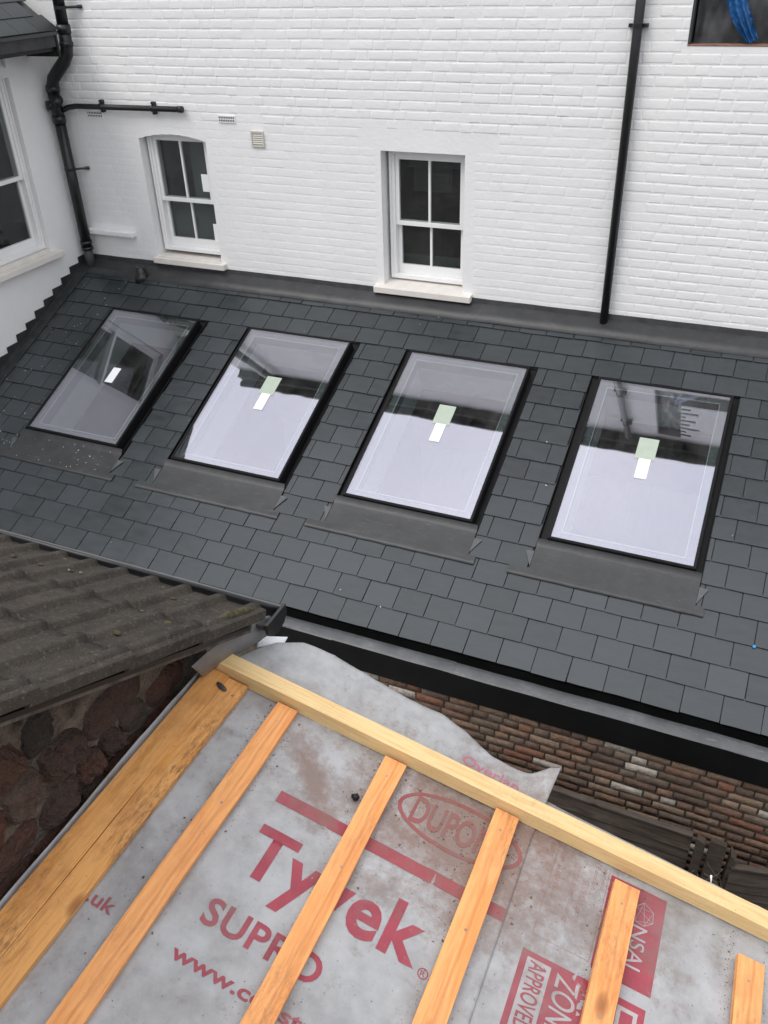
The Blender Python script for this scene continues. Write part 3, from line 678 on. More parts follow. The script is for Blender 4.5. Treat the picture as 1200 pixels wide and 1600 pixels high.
# ------------------------------------------------------------------ gutter and black fascia at the slate eaves
gy = -3.158
g = tag(empty('box_gutter', (-2, -3.28, -1.6)), 'black box gutter with grey lead capped front edge below the slates', 'gutter')
def gpart(name, mat, boxes, bevel=.003):
    mb = MB()
    for b in boxes: mb.box(*b)
    return child(mb.build(name, mat, g, bevel=bevel))
gpart('trough', 'black_fascia', [(-7.0, -3.30, -1.53, 2.1, -3.10, -1.50), (-7.0, -3.14, -1.4995, 2.1, -3.10, -1.425)])
gpart('fascia', 'black_fascia', [(-7.0, -3.40, -1.585, 2.1, -3.301, -1.352)])
x = -7.0; k = 0
while x < 2.1:
    x2 = min(x+.93, 2.1); mb = MB(); n = 24; rows = []
    for y, z in ((-3.293, -1.378), (-3.297, -1.345), (-3.34, -1.341), (-3.388, -1.343), (-3.4035, -1.356)):
        rows.append([(x-.02+(x2-x+.02)*j/n, y+.003*noise.noise(Vector((x+j*.13, y*9, 2))), z+.003*(k % 2)+.003*noise.noise(Vector((x+j*.1, y*7, 8)))) for j in range(n+1)])
    mb.grid(rows); child(mb.build('lead_capping', 'lead_mid', g, True)); x = x2; k += 1

# ------------------------------------------------------------------ old brick wall below the gutter
bw = boxobj('brick_wall', 'mortar_dark', (-7.0, -3.37, -4.2, 2.1, -3.25, -1.588)); tag(bw, 'weathered brown brick wall with stray whitewashed bricks under the black gutter', 'brick wall')
def rough_brick(L, H, seed):
    r = random.Random(seed); b = .0035; X = [0, b, L*.5, L-b, L]; Z = [0, b, H-b, H]; P = []
    for j, z in enumerate(Z):
        P.append([(x+r.uniform(-1, 1)*.0028, (.004 if (i in (0, 4) or j in (0, 3)) else -.007*r.uniform(.8, 1.2)), z+r.uniform(-1, 1)*.003) for i, x in enumerate(X)])
    mb = MB(); mb.grid(P, flip=True); return mb.v, mb.f
RS = [rough_brick(.208, .064, k) for k in range(10)]; RH = [rough_brick(.100, .064, 40+k) for k in range(8)]
RSM = [as_mesh(v, 'brick', 'old_brick') for v in RS]; RHM = [as_mesh(v, 'brick', 'old_brick') for v in RH]
lst = []
for k in range(34):
    z = -1.664 - k*.0745; hd = (k % 2 == 1); x = -2.6 + rng.random()*.1
    while x < 2.1:
        h_ = hd if rng.random() > .22 else not hd; L = .100 if h_ else .208
        lst.append((x, z, h_)); x += L + .010
lst.sort(key=lambda b: size_rank((b[0]+.05, -3.38, b[1])))
rest = MB()
for i, (x, z, h_) in enumerate(lst):
    dy = rng.uniform(-.004, .003); dz = rng.uniform(-.004, .004)
    if i < 300:
        o = link('brick', rng.choice(RHM if h_ else RSM), bw); o.location = (x, -3.37+dy, z+dz); o.rotation_euler = (0, rng.gauss(0, .012), 0)
    else:
        v, f = rng.choice(RH if h_ else RS); rest.add([(x+p[0], -3.37+dy+p[1], z+dz+p[2]) for p in v], f, r=rng.random())
stuffpart(rest.build('brick_field', 'old_brick', bw, True))

# ------------------------------------------------------------------ fence at the foot of the brick wall
def fence(x0, y0, x1, y1, ztop, n, label, seed):
    r = random.Random(seed); o = empty('lapped_fence', ((x0+x1)/2, (y0+y1)/2, -4.2)); tag(o, label, 'fence', 'lapped timber fence panels')
    L = math.hypot(x1-x0, y1-y0); ang = math.atan2(y1-y0, x1-x0); o.rotation_euler = (0, 0, ang)
    for k in range(n):
        zt = ztop+4.2-k*.082; mb = MB(); P = []
        wav = [r.uniform(-.012, .012) for _ in range(9)]
        top, mid, bot = [], [], []
        for j in range(9):
            x = -L/2+L*j/8; top.append((x, .004, zt+wav[j])); mid.append((x, -.004+r.uniform(-.003, .003), zt-.05+wav[j]*.6)); bot.append((x, -.018+r.uniform(-.004, .003), zt-.105+r.uniform(-.004, .004)))
        mb.grid([[(p[0], p[1]+.010, p[2]) for p in top], top, mid, bot, [(p[0], p[1]+.010, p[2]) for p in bot]], flip=True); mb.build('board', 'fence_wood', o)
    for xx in (-L/2+.03, 0, L/2-.03):
        mb = MB(); mb.box(xx-.022, .016, .1, xx+.022, .05, ztop+4.2+.02); mb.build('rail', 'fence_wood', o)
    mb = MB(); mb.box(-L/2, -.012, ztop+4.2+.013, L/2, .03, ztop+4.2+.035); mb.build('capping', 'fence_wood', o, bevel=.004)
    mb = MB(); mb.box(-L/2+.01, .024, .05, L/2-.01, .030, ztop+4.19-n*.06)
fence(-1.45, -3.60, .30, -3.64, -1.965, 20, 'dark lapped fence panel left of the broken post at the brick wall', 3)
fence(.555, -3.68, 1.75, -3.42, -2.09, 20, 'greyer lapped fence panel right of the broken post, lower right', 4)
fp = tag(empty('fence_post', (.42, -3.66, -4.2)), 'cluster of rotten dark timber fence posts with pale stems before the brick wall', 'fence post')
for k, (x0, x1, y0, y1, zt, ln) in enumerate(((-.085, -.03, -.03, .03, 2.30, -.01), (-.022, .075, -.045, .02, 2.33, .006), (.082, .125, -.02, .05, 2.24, .03))):
    mb = MB(); n = 10; rr = random.Random(k)
    for q in range(n):
        za, zb = zt*q/n, zt*(q+1)/n+(.03*rr.random() if q == n-1 else 0); mb.box(x0+ln*q/n, y0, za, x1+ln*q/n, y1, zb)
    mb = MB(); mb.prism([(x0, y0, 0), (x1, y0, 0), (x1, y1, 0), (x0, y1, 0)], (ln, 0, zt)); 
    mb.v = [(v[0], v[1], v[2]+(rr.uniform(-.05, .03) if v[2] > 1 else 0)) for v in mb.v]; mb.build('post', 'fence_wood', fp, bevel=.005)
for k in range(5):
    rr = random.Random(90+k); p = Vector((rr.uniform(-.08, .10), -.062, 2.0+rr.random()*.3)); pts = [p.copy()]
    d = Vector((rr.uniform(-.5, .5), 0, -1 if k < 4 else .3))
    for q in range(12):
        d = (d + Vector((rr.uniform(-.7, .7), rr.uniform(-.15, .1), rr.uniform(-.5, .4)))).normalized(); p = p + d*.032; p.y = min(p.y, -.055); pts.append(p.copy())
    mb = MB(); mb.tube(pts, .0016, 6); mb.build('dead_stem', 'twig', fp, True)

# ------------------------------------------------------------------ lean-to roof in the foreground (membrane plane: a down the slope to +X, b along +Y)
E1 = Vector((math.cos(PH), 0, -math.sin(PH))); E2 = Vector((0, 1, 0)); NN = Vector((math.sin(PH), 0, math.cos(PH)))
OO = Vector((-.4507, -7.5, .8521))
FT = Matrix(((E1.x, E2.x, NN.x, OO.x), (E1.y, E2.y, NN.y, OO.y), (E1.z, E2.z, NN.z, OO.z), (0, 0, 0, 1)))
def hm(a, b):                                                # the membrane's slack
    w = .25*noise.noise(Vector((a*3, b*3, 8)))
    c1 = max(0, 1-abs(noise.noise(Vector((a*3.4+b*1.3+w, b*1.1-a*.5, 2.2))))*9)          # long soft creases
    return .0038*noise.noise(Vector((a*4.2, b*2.1, .3))) + .0016*noise.noise(Vector((a*11, b*6, 5.1))) + .0034*c1*c1 - .0020
lw = MB(); lw.prism([FT @ Vector((a, b, -.03)) for a, b in ((-.86, -.9), (2.6, -.9), (2.6, 1.50), (-.86, 1.50))], (0, 0, -4.9)); lwo = lw.build('lean_to', 'mortar_dark'); tag(lwo, 'lean-to body under the grey roofing membrane', 'lean-to')
EDGE = [(-.90, 1.50), (-.843, 1.534), (-.829, 1.57), (-.805, 1.615), (-.777, 1.66), (-.743, 1.702), (-.668, 1.735), (-.575, 1.740), (-.479, 1.742), (-.388, 1.745), (-.295, 1.738), (-.188, 1.741), (-.096, 1.72), (.001, 1.678), (.064, 1.672), (.123, 1.672), (.160, 1.69), (.184, 1.704)]
def ed(a):
    if a <= EDGE[0][0]: return EDGE[0][1]
    for (a0, b0), (a1, b1) in zip(EDGE, EDGE[1:]):
        if a <= a1:
            u = (a-a0)/(a1-a0); return b0+(b1-b0)*u
    return EDGE[-1][1]
def flap_h(a, t):                                            # curl of the loose end beyond the board, t = 0..1
    h = .030*math.exp(-((a+.62)/.16)**2)*t**1.6 + .055*math.exp(-((a-.19)/.05)**2)*t**2 - .012*t*(1-math.exp(-((a+.62)/.2)**2))
    h += .016*math.exp(-((a+.60)/.12)**2)*math.exp(-((t-.55)/.13)**2) + .004*noise.noise(Vector((a*9, t*2, 2)))
    return h
mem = empty('roofing_membrane', (0, 0, 0)); mem.matrix_world = FT; tag(mem, 'grey dusty breather membrane with red lettering under the battens, left sheet', 'roofing membrane')
NA = 150; acol = [-.868+(.182+.868)*i/NA for i in range(NA+1)]; rows = []
brow = [-.6+.02*j for j in range(104)]; brow[-1] = 1.465
for b in brow: rows.append([(a, b, hm(a, b)+.0038) for a in acol])
for t_ in [0.06*j for j in range(1, 17)]+[1.0]:
    r_ = []
    for a in acol:
        b1 = ed(a); b0 = brow[-1]; aa = a + (.012*t_ if a > .17 else 0); r_.append((aa, b0+(b1-b0)*t_, hm(a, b0)+.0038+flap_h(a, t_)))
    rows.append(r_)
# upturn against the stone wall
for r_ in rows[:104]:
    a, b, z = r_[0]; hgt = .034+.012*noise.noise(Vector((b*3.1, 0, 0)))
    r_.insert(0, (-.872+.003*noise.noise(Vector((b*4, 1, 0))), b, z+hgt*.55)); r_.insert(0, (-.874+.006*noise.noise(Vector((b*2.6, 7, 0))), b, z+hgt))
for r_ in rows[104:]:
    a, b, z = r_[0]; r_.insert(0, (a-.006, b-.01, z+.012)); r_.insert(0, (a-.011, b-.02, z+.022))
mb = MB(); mb.grid(rows); sh = mb.build('sheet', 'membrane', mem, True)
sol = sh.modifiers.new('thickness', 'SOLIDIFY'); sol.thickness = .0008; sol.offset = 0
mem2 = empty('roofing_membrane', (0, 0, 0)); mem2.matrix_world = FT; tag(mem2, 'grey membrane sheet at right, tucked under the first, with red panels', 'roofing membrane')
rows = []
for j in range(109):
    b = -.6+.02*j
    b = min(b, 1.555)
    rows.append([(.10+1.5*i/110, b, hm(.10+1.5*i/110, b)) for i in range(111)])
for t_ in (.5, 1.0):
    rows.append([(.10+1.5*i/110, 1.555+(.055 -    .022*i/110)*t_, hm(.10+1.5*i/110, 1.555)-.004*t_) for i in range(111)])
mb = MB(); mb.grid(rows); sh2 = mb.build('sheet', 'membrane', mem2, True)
sol = sh2.modifiers.new('thickness', 'SOLIDIFY'); sol.thickness = .0008; sol.offset = 0

# printing on the membrane
def lay(me_bm, zf):
    for it in range(5):
        lng = [e for e in me_bm.edges if e.calc_length() > .02]
        if not lng: break
        bmesh.ops.subdivide_edges(me_bm, edges=lng, cuts=1); bmesh.ops.triangulate(me_bm, faces=me_bm.faces)
    for v in me_bm.verts: v.co.z = zf(v.co.x, v.co.y)
def put(bm, name, mat, parent, zf):
    lay(bm, zf); bmesh.ops.recalc_face_normals(bm, faces=bm.faces)
    me = bpy.data.meshes.new(name); bm.to_mesh(me); bm.free(); me.materials.append(MAT[mat]); return link(name, me, parent)
ZL = lambda o_: (lambda a, b: hm(a, b)+.0038+o_)
ZR = lambda o_: (lambda a, b: hm(a, b)+o_)
def text(s, x0, x1, y0, y1, rot, mat, parent, zf, bold=0.0, shear=0.0, space=1.0, name='lettering'):
    """fit the word s into width x0..x1, height y0..y1 before turning it by rot about (x0, y0)"""
    cu = bpy.data.curves.new(name, 'FONT'); cu.body = s; cu.offset = bold; cu.shear = shear; cu.space_character = space; cu.resolution_u = 4
    ob = bpy.data.objects.new(name, cu); COL.objects.link(ob); bpy.context.view_layer.update()
    dg = bpy.context.evaluated_depsgraph_get(); me = bpy.data.meshes.new_from_object(ob.evaluated_get(dg))
    bm = bmesh.new(); bm.from_mesh(me); bpy.data.objects.remove(ob); bpy.data.curves.remove(cu); bpy.data.meshes.remove(me)
    xs = [v.co.x for v in bm.verts]; ys = [v.co.y for v in bm.verts]
    yb = 0.0 if bold or True else min(ys); cap = .729
    kx = (x1-x0)/(max(xs)-min(xs)); ky = (y1-y0)/cap; mnx = min(xs)
    for v in bm.verts:
        x = (v.co.x-mnx)*kx; y = v.co.y*ky
        v.co = (x0+x*math.cos(rot)-y*math.sin(rot), y0+x*math.sin(rot)+y*math.cos(rot), 0)
    bmesh.ops.triangulate(bm, faces=bm.faces)
    return put(bm, name, mat, parent, zf)
def rect(x0, y0, x1, y1, mat, parent, zf, name='print_block', skew=0.0):
    bm = bmesh.new(); bm.faces.new([bm.verts.new(p) for p in ((x0, y0, 0), (x1, y0+skew, 0), (x1, y1+skew, 0), (x0, y1, 0))]); bmesh.ops.triangulate(bm, faces=bm.faces)
    return put(bm, name, mat, parent, zf)
def ring(cx, cy, rx, ry, w_, mat, parent, zf, name='print_ring', n=64):
    bm = bmesh.new(); A = [bm.verts.new((cx+rx*math.cos(2*math.pi*k/n), cy+ry*math.sin(2*math.pi*k/n), 0)) for k in range(n)]; B = [bm.verts.new((cx+(rx-w_)*math.cos(2*math.pi*k/n), cy+(ry-w_)*math.sin(2*math.pi*k/n), 0)) for k in range(n)]
    for k in range(n): bm.faces.new((A[k], A[(k+1) % n], B[(k+1) % n], B[k]))
    return put(bm, name, mat, parent, zf)
def outline(x0, y0, x1, y1, w_, mat, parent, zf, name='print_line'):
    bm = bmesh.new()
    for a, b, c, d in ((x0, y0, x0+w_, y1), (x1-w_, y0, x1, y1), (x0+w_, y0, x1-w_, y0+w_), (x0+w_, y1-w_, x1-w_, y1)): bm.faces.new([bm.verts.new(p) for p in ((a, b, 0), (c, b, 0), (c, d, 0), (a, d, 0))])
    bmesh.ops.triangulate(bm, faces=bm.faces); return put(bm, name, mat, parent, zf)
e_ = .0015
rect(-.474, 1.219, .1805, 1.255, 'print_red', mem, ZL(e_), skew=-.010)
text('Tyvek', -.468, .022, 1.012, 1.152, -.022, 'print_red', mem, ZL(e_), bold=.026, space=1.05)
ring(.047, .999, .013, .013, .0025, 'print_red', mem, ZL(e_)); text('R', .041, .053, .992, 1.006, 0, 'print_red', mem, ZL(e_))
text('SUPRO', -.474, -.164, .857, .925, -.012, 'print_red', mem, ZL(e_), bold=.022, space=1.06)
text('www.construction.tyvek.co.uk', -.486, .60-.19, .757, .792, -.01, 'print_red', mem, ZL(e_), bold=.020)
text('co.uk', -.745-.04, -.655, .770, .806, -.01, 'print_red', mem, ZL(e_), bold=.020)
ring(-.003, 1.392, .180, .079, .011, 'print_red', mem, ZL(e_)); text('DUPONT', -.140, .137, 1.352, 1.438, -.02, 'print_red', mem, ZL(e_), bold=.015)
def zover(a, b): 
    t_ = max(0, (b-brow[-1])/(ed(a)-brow[-1])); return hm(a, brow[-1])+.0038+flap_h(a, t_)+.0012
text('Overlap', -.072, .106, 1.604, 1.640, -.05, 'print_pink', mem, zover, bold=.0)
RD = -math.pi/2
rect(.246, .965, .556, 1.178, 'print_red', mem2, ZR(.0006)); 
rect(.262, .983, .323, 1.163, 'print_grey', mem2, ZR(.0012)); text('APPROVED', .2720, .2720+.165, 1.158, 1.158+.043, RD, 'print_red', mem2, ZR(.0018), bold=.01)
text('ZONE', .340, .340+.150, 1.160, 1.160+.060, RD, 'print_grey', mem2, ZR(.0012), bold=.008, shear=.12)
outline(.490, .983, .540, 1.160, .010, 'print_grey', mem2, ZR(.0012))
rect(.409, 1.212, .561, 1.481, 'print_red', mem2, ZR(.0006)); text('NSAI', .488, .488+.115, 1.375, 1.375+.040, RD, 'print_grey', mem2, ZR(.0012), bold=.004)
bm = bmesh.new()
def seg(a, b, w_=.0016):
    a, b = Vector(a), Vector(b); d = (b-a).normalized(); n_ = Vector((-d.y, d.x))*w_/2
    bm.faces.new([bm.verts.new((*p, 0)) for p in (a+n_, b+n_, b-n_, a-n_)])
gm = [(.490, 1.385), (.486, 1.425), (.505, 1.446), (.532, 1.430), (.535, 1.400), (.515, 1.382)]
for k in range(6): seg(gm[k], gm[(k+1) % 6])
for a, b in ((1, 4), (2, 0), (2, 5), (1, 3), (0, 4), (3, 5)): seg(gm[a], gm[b], .0010)
bmesh.ops.triangulate(bm, faces=bm.faces); put(bm, 'emblem', 'print_grey', mem2, ZR(.0012))
outline(.257, 1.222, .404, 1.4945, .0014, 'print_faint', mem2, ZR(.0007))
for s_, x_, y0_, ln, hh in (('6U/0197-', .268, 1.435, .075, .016), ('Roofing Underlay', .318, 1.42, .13, .014), ('SUPRO Vapour', .342, 1.43, .13, .017), ('Euroclass', .366, 1.485, .075, .012), ('EN 13859', .270, 1.487, .04, .010), ('permeable', .388, 1.49, .07, .012)):
    text(s_, x_, x_+ln, y0_, y0_+hh, RD, 'print_faint', mem2, ZR(.0007))

# timbers: each batten is its own thing
def plank(name, mat, a0, a1, b0, b1, h0, h1, label, cat, group=None, seed=0, axis='Y', wob=.0030, nails=()):
    r = random.Random(seed); n = 28; L = (b1-b0) if axis == 'Y' else (a1-a0); mb = MB(); R_ = []
    for i in range(n+1):
        u = i/n; o1, o2, o3 = [wob*noise.noise(Vector((u*L*3, seed*3.7, q))) for q in (0, 5, 9)]
        if axis == 'Y': sec = [(a0+o1, b0+L*u, h0), (a0+o1, b0+L*u, h1+o3), (a1+o2, b0+L*u, h1+o3), (a1+o2, b0+L*u, h0)]
        else: sec = [(a0+L*u, b0+o1, h0), (a0+L*u, b0+o1, h1+o3), (a0+L*u, b1+o2, h1+o3), (a0+L*u, b1+o2, h0)]
        R_ += sec
    c = Vector(((a0+a1)/2, (b0+b1)/2, h0)); vs = [Vector(v)-c for v in R_]; fs = []
    for i in range(n):
        for q in range(4): fs.append((i*4+q, i*4+(q+1) % 4, (i+1)*4+(q+1) % 4, (i+1)*4+q))
    fs += [(0, 1, 2, 3), (n*4+3, n*4+2, n*4+1, n*4)]
    mb.add(vs, fs); o = mb.build(name, mat, None, bevel=.0016); o.matrix_world = FT @ Matrix.Translation(c)
    tag(o, label, cat, group)
    for (na, nb) in nails:
        k = MB(); k.tube([(na-c.x, nb-c.y, h1-h0-.001), (na-c.x, nb-c.y, h1-h0+.0012)], .0030, 10); k.build('nail', 'nail_steel', o)
    return o
H0, H1 = .0062, .0262
G = 'battens nailed across the membrane'
plank('roof_board', 'old_board_wood', -.862, -.7905, -.6, 1.497, H0, H1+.002, 'outer half of the doubled orange board beside the stone wall', 'roof board', 'doubled boards along the stone wall', 1, wob=.0012)
plank('roof_board', 'old_board_wood', -.7897, -.724, -.6, 1.492, H0, H1+.001, 'inner half of the doubled orange board, second timber from the stone wall', 'roof board', 'doubled boards along the stone wall', 2, wob=.0012, nails=((-.745, 1.44),))
labs = ['narrow orange batten nearest the doubled boards', 'orange batten crossing the large red word on the membrane', 'orange batten with a dark knot hole just left of the sheet join', 'bright orange batten covering the red panels on the right sheet', 'short visible end of orange batten at the lower right corner']
for i, (a, b1, w_) in enumerate(((-.622, 1.492, .066), (-.270, 1.487, .066), (.066, 1.494, .068), (.414, 1.456, .068), (.746, 1.420, .066))):
    plank('roof_batten', 'batten_wood', a, a+w_, -.6, b1, H0, H1, labs[i], 'batten', G, 10+i, nails=((a+.03, b1-.06), (a+.036, b1-.36)))
vb = plank('verge_board', 'pale_wood', -.842, 1.9, 1.5005, 1.552, H0, .058, 'pale new timber laid across the far ends of all the battens', 'timber', None, 30, 'X', .0016)
mb = MB(); P = [(.022*math.cos(k*2*math.pi/14), .0085*math.sin(k*2*math.pi/14)) for k in range(14)]
mb.add([(x*s_, y*s_, z) for z, s_ in ((0, .8), (.004, 1.0), (.008, .6)) for x, y in P], [(q*14+k, q*14+(k+1) % 14, (q+1)*14+(k+1) % 14, (q+1)*14+k) for q in range(2) for k in range(14)]+[tuple(range(28, 42))])
o = mb.build('pebble', 'grey_sheet', None, True); o.matrix_world = FT @ Matrix.Translation((-.787, 1.448, H1+.002)) @ Matrix.Rotation(-.35, 4, 'Z'); tag(o, 'flat dark stone chip lying on the doubled board', 'stone')
mb = MB(); mb.tube([(-.012, 0, 0), (0, 0, .002), (.010, .001, 0)], [.004, .012, .005], 10); mb.v = [tuple(Vector(v)*(1+.35*noise.noise(Vector(v)*140))) for v in mb.v]
o = mb.build('mud_clod', 'black_fascia', None, True); o.matrix_world = FT @ Matrix.Translation((-.288, 1.330, .015)); tag(o, 'dark clod of mud against the batten over the red bar', 'mud')
# crumbs and mortar dust
cr = MB()
def crumb(a, b, s_, z):
    vs = [Vector((rng.uniform(-1, 1), rng.uniform(-1, 1), rng.uniform(.2, 1))).normalized()*s_*rng.uniform(.6, 1.2) for _ in range(5)]
    cr.add([(a+v.x, b+v.y, z+abs(v.z)*.7) for v in vs], [(0, 1, 2), (0, 2, 3), (0, 3, 4), (0, 4, 1), (1, 2, 3), (1, 3, 4)])
for k in range(2600):
    bt = rng.choice((-.622, -.270, .066, .414, .746)); q = rng.random()
    if q < .62: a = (bt-abs(rng.gauss(0, .018))-.001) if rng.random() < .62 else bt+.068+abs(rng.gauss(0, .014)); b = rng.uniform(.55, 1.49) if rng.random() < .4 else 1.49-abs(rng.gauss(0, .17))
    elif q < .85: a = rng.gauss(-.02, .14); b = 1.48-abs(rng.gauss(0, .16))
    else: a = rng.uniform(-.7, .95); b = rng.uniform(.6, 1.49)
    if a > .95 or a < -.72 or b > 1.495: continue
    if any(x0-.001 < a < x0+.069 for x0 in (-.622, -.270, .066, .414, .746)): continue
    crumb(a, b, rng.uniform(.0008, .0026) if rng.random() < .93 else rng.uniform(.003, .0055), hm(a, b)+(.004 if a < .18 else 0))
co = cr.build('mortar_crumbs', 'crumb'); co.matrix_world = FT; tag(co, 'scattered brown mortar crumbs on the grey membrane', 'debris', kind='stuff')
mb = MB(); mb.tube([(0, 0, 0), (.004, .006, .022), (-.004, .012, .04)], [.0018, .0015, .003], 8); o = mb.build('clip', 'white_plastic', None, True); o.matrix_world = FT @ Matrix.Translation((.655, 1.580, -.004)); tag(o, 'tiny white clip on the membrane edge at lower right', 'clip')

# ------------------------------------------------------------------ rubble wall beside the lean-to, plane x = -1.3
sw = boxobj('stone_wall', 'mortar_old', (-1.75, -8.4, -4.2, -1.345, -5.93, 1.12)); tag(sw, 'dark rubble stone wall under the old tiled verge', 'stone wall')
up_ = MB(); up_.prism([(-1.75, -5.93, 1.121), (-1.75, -8.4, 1.121), (-1.75, -8.4, 1.10+(8.4-5.856)*math.tan(TP)), (-1.75, -5.93, 1.14)], (.405, 0, 0)); uo = up_.build('wall_head', 'mortar_old', sw)
def stone(y, z, w_, h_, dpt, seed, mb):
    r = random.Random(seed); n, mm = 15, 9; P = []; ts = r.uniform(-.25, .25); k1, k2 = r.uniform(.05, .3), r.uniform(.05, .3)
    for j in range(mm):
        row = []
        for i in range(n):
            u, v = -1+2*i/(n-1), -1+2*j/(mm-1); uu = u*(1-k1*v*v)+ts*v*h_/w_; vv = v*(1-k2*u*u)
            e2 = max(abs(u), abs(v)); dome = 1-e2**7
            p = Vector((y*9+u*w_*9, z*9+v*h_*9, seed*1.3)); nz = noise.noise(p); n2 = noise.noise(p*3.1); n3 = noise.noise(p*8)
            row.append((-1.3452 + dome*dpt*(1+.7*nz+.35*n2+.2*n3), y+uu*w_/2*(1+.10*nz)+.010*n2, z+vv*h_/2*(1+.12*n2)+.008*nz))
        P.append(row)
    mb.grid(P, flip=True)
z = .42; sd = 0
while z < 2.2:
    h_ = rng.choice((.05, .07, .09, .12)); y = -8.2+rng.random()*.2
    while y < -5.95:
        w_ = rng.uniform(.07, .26); zz = z+h_/2+rng.uniform(-.010, .010)
        if zz+h_/2 < 1.10+(-5.856-(y+w_/2))*math.tan(TP)-.02 and y+w_ < -5.93:
            mb = MB(); stone(y+w_/2, zz, w_*1.02, h_*1.0, rng.uniform(.008, .034), sd, mb); mb.build('stone', 'rubble_stone', sw, False)
        sd += 1; y += w_+.006
    z += h_+.004

# ------------------------------------------------------------------ old tiled roof falling towards the gutter
tr = empty('tiled_roof', (-1.178, -5.856, 1.183)); tr.rotation_euler = (-TP, 0, 0); tag(tr, 'old mossy brown ribbed concrete tile roof at left', 'tiled roof')
PW = .246
prof = [(0, .004), (.010, .016), (.030, .018), (.042, .004), (.118, .0), (.127, .004), (.136, .024), (.160, .026), (.170, .004), (PW, .002)]
prof = [(-.004, -.004), (.004, .0005), (.070, 0), (.078, .004), (.086, .0145), (.092, .0170), (.108, .0172), (.114, .0150), (.122, .004), (.128, 0), (.192, 0), (.200, .004), (.208, .0145), (.214, .0170), (.230, .0172), (.236, .0150), (.243, .004), (PW+.005, -.002)]
def tile_mesh(seed):
    mb = MB(); rows = []
    for j in range(11):
        yy = -j*.345/10; lift = -.012*(j/10)
        rows.append([(x, yy+.003*noise.noise(Vector((x*40, seed, j*.1)))*(j == 0), z+.014+lift+.0020*noise.noise(Vector((x*25, yy*12, seed*3)))+.0012*noise.noise(Vector((x*80, yy*50, seed*5)))) for x, z in prof])
    fr = [(x, y-.001, z-.013-.55*max(pz, 0)) for (x, y, z), (px, pz) in zip(rows[0], prof)]
    mb.grid([fr]+rows); return mb.mesh('tile', 'roof_tile', True)
TM = [tile_mesh(k) for k in range(6)]
for r_ in range(9):
    for c_ in range(9):
        o = link('tile', rng.choice(TM), tr); o.location = (-PW*(c_+1)+.004*rng.gauss(0, .5), -r_*.305+rng.gauss(0, .004), .004+rng.gauss(0, .0006)); o.rotation_euler = (0, rng.gauss(0, .002), rng.gauss(0, .004))
for r_ in range(9):                                           # clipped verge pieces with their own downstand
    mb = MB(); y0, y1 = -r_*.305, -r_*.305-.33
    mb.prism([(-.004, y0, .026), (.016, y0, .022), (.018, y0, -.006), (.006, y0, -.012), (-.004, y0, -.008)], (0, y1-y0, -.008)); mb.build('verge_lip', 'roof_tile', tr, bevel=.003)
mb = MB(); mb.box(-2.4, -2.6, -.05, -.01, -.03, -.014); mb.build('underlay', 'mortar_dark', tr)
mb = MB(); mb.box(-.012, -2.6, -.034, .002, -.06, -.022); mb.build('verge_board', 'black_fascia', tr)
for k in range(70):
    rr = random.Random(500+k); x = -rr.random()*1.2; y = -rr.random()**1.3*1.1-.02; s_ = rr.uniform(.005, .015); mb = MB(); n = 8; rows = []
    for j in range(4):
        ph_ = j/3*math.pi/2; rows.append([(x+math.cos(2*math.pi*q/n)*s_*math.cos(ph_)*(1+.4*noise.noise(Vector((q, k, j)))), y+math.sin(2*math.pi*q/n)*s_*.7*math.cos(ph_), .016+s_*.6*math.sin(ph_)) for q in range(n+1)])
    mb.grid(rows, flip=True); mb.build('moss_tuft', 'moss_dry' if k % 3 == 0 else 'moss', tr, True)
mb = MB(); mb.tube([(-.01, -.01, .020), (-.012, -.09, .024), (-.016, -.17, .026), (-.02, -.22, .022)], [.006, .014, .012, .004], 14); mb.v = [tuple(Vector(v)+Vector((.4, .6, .5))*.010*noise.noise(Vector(v)*60)) for v in mb.v]; mb.build('moss_cushion', 'moss', tr, True)
tg = tag(empty('eaves_gutter', (-1.17, -5.80, 1.08)), 'black gutter with stop end along the eaves of the tiled roof', 'gutter')
mb = MB(); n = 10; A, B = [], []
for q in range(n+1):
    th_ = math.pi+math.pi*q/n; A.append((-2.5, .05*math.cos(th_), .055+.05*math.sin(th_))); B.append((.0, .05*math.cos(th_), .055+.05*math.sin(th_)))
mb.grid([A, B]); go = mb.build('channel', 'black_plastic', tg, True); sol = go.modifiers.new('t', 'SOLIDIFY'); sol.thickness = .003
mb = MB(); mb.tube([(-2.5, .052, .056), (0, .052, .056)], .0045, 8); mb.build('bead', 'lead', tg)
mb = MB(); mb.prism([(0, .058, .066), (0, -.056, .066), (0, -.056, .03), (0, -.035, .008), (0, 0, -.002), (0, .038, .008), (0, .058, .03)], (.010, 0, 0)); mb.build('stop_end', 'black_plastic', tg)
# lead and white scrap at the corner
def lerp_pts(P, u):
    k = min(int(u*(len(P)-1)), len(P)-2); f = u*(len(P)-1)-k; return Vector(P[k]).lerp(Vector(P[k+1]), f)
U_ = [(-1.215, -6.158, 1.228), (-1.215, -6.061, 1.215), (-1.215, -5.949, 1.188), (-1.215, -5.832, 1.137), (-1.205, -5.769, 1.105)]
V_ = [(-1.272, -6.063, 1.080), (-1.262, -6.005, 1.072), (-1.245, -5.937, 1.066), (-1.214, -5.855, 1.058), (-1.190, -5.764, 1.053)]
lf = MB(); rows = []
for j in range(15):
    v = j/14; r_ = []
    for i in range(31):
        u = i/30; p = lerp_pts(U_, u).lerp(lerp_pts(V_, u), v); k = .006*noise.noise(Vector((u*6, v*3, 1)))+.004*noise.noise(Vector((u*14, v*6, 4))) + (.012*math.sin(u*22)*u*v if u > .6 else 0)
        r_.append((p.x+k+.02*math.sin(v*math.pi)*.6, p.y, p.z+k))
    rows.append(r_)
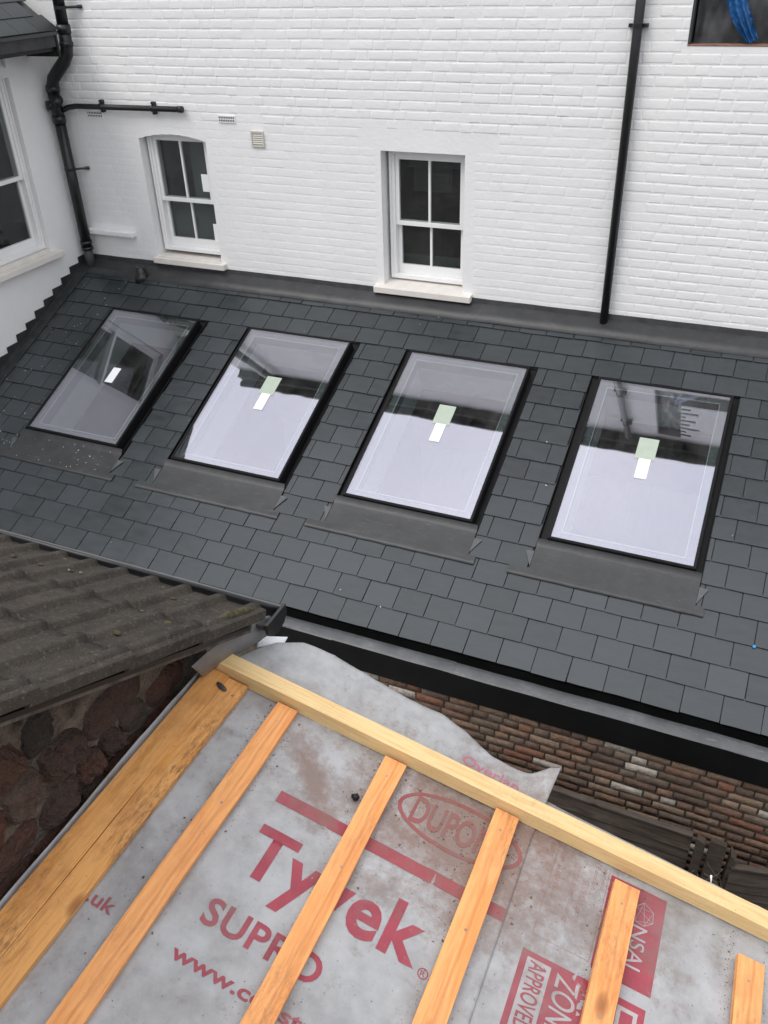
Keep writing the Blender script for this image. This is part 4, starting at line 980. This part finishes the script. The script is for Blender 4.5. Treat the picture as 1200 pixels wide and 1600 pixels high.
lf.grid(rows); o = lf.build('lead_soaker', 'lead_light', None, True); tag(o, 'crumpled grey lead sheet below the corner of the tiled roof', 'lead sheet'); sol = o.modifiers.new('t', 'SOLIDIFY'); sol.thickness = .002
lf = MB(); rows = []
for j in range(9):
    v = j/8; rows.append([tuple((Vector((-1.250, -5.790, 1.024)).lerp(Vector((-1.165, -5.745, 1.010)), i/12)).lerp(Vector((-1.225, -5.835, 1.018)).lerp(Vector((-1.165, -5.800, 1.000)), i/12), v) + Vector((0, 0, .012*math.sin(v*2.2)*math.sin(i*.26+.3)))) for i in range(13)])
lf.grid(rows); o = lf.build('plastic_scrap', 'white_plastic', None, True); tag(o, 'bright white plastic scrap at the membrane corner by the gutter end', 'plastic scrap'); sol = o.modifiers.new('t', 'SOLIDIFY'); sol.thickness = .002

# ------------------------------------------------------------------ droppings and litter on the slates
fl = MB()
for k in range(130):
    q = rng.random()
    if q < .62: x = rng.uniform(-6.9, -6.2); s_ = rng.uniform(.3, 3.0)
    elif q < .85: x = rng.uniform(-6.6, -5.1); s_ = rng.uniform(2.44, 2.7)
    else: x = rng.uniform(-6.9, .6); s_ = rng.uniform(.1, 3.4)
    if any(a-.08 < x < b+.06 and .7 < s_ < 2.43 for a, b in SK): continue
    r_ = rng.uniform(.0018, .0042); st_ = rng.choice((1, 1, 1.5, 3)); an = rng.uniform(0, 3.1); n = 7
    fl.add([(x+math.cos(an)*st_*r_*math.cos(2*math.pi*i/n)-math.sin(an)*r_*math.sin(2*math.pi*i/n), -s_+math.sin(an)*st_*r_*math.cos(2*math.pi*i/n)+math.cos(an)*r_*math.sin(2*math.pi*i/n), .030) for i in range(n)], [tuple(range(n))])
fo = fl.build('droppings', 'fleck'); fo.matrix_world = RT; tag(fo, 'white flecks scattered on the slates and lead at left', 'flecks', kind='stuff')
mb = MB(); mb.tube([(0, 0, 0), (0, 0, .006), (0, 0, .008)], [.012, .011, .006], 12); o = mb.build('blue_cap', 'blue_cap', None, True); o.matrix_world = RT @ Matrix.Translation((.440, -2.862, .018)) @ Matrix.Rotation(.5, 4, 'X'); tag(o, 'small bright blue plastic cap lying on the slates at right', 'cap')
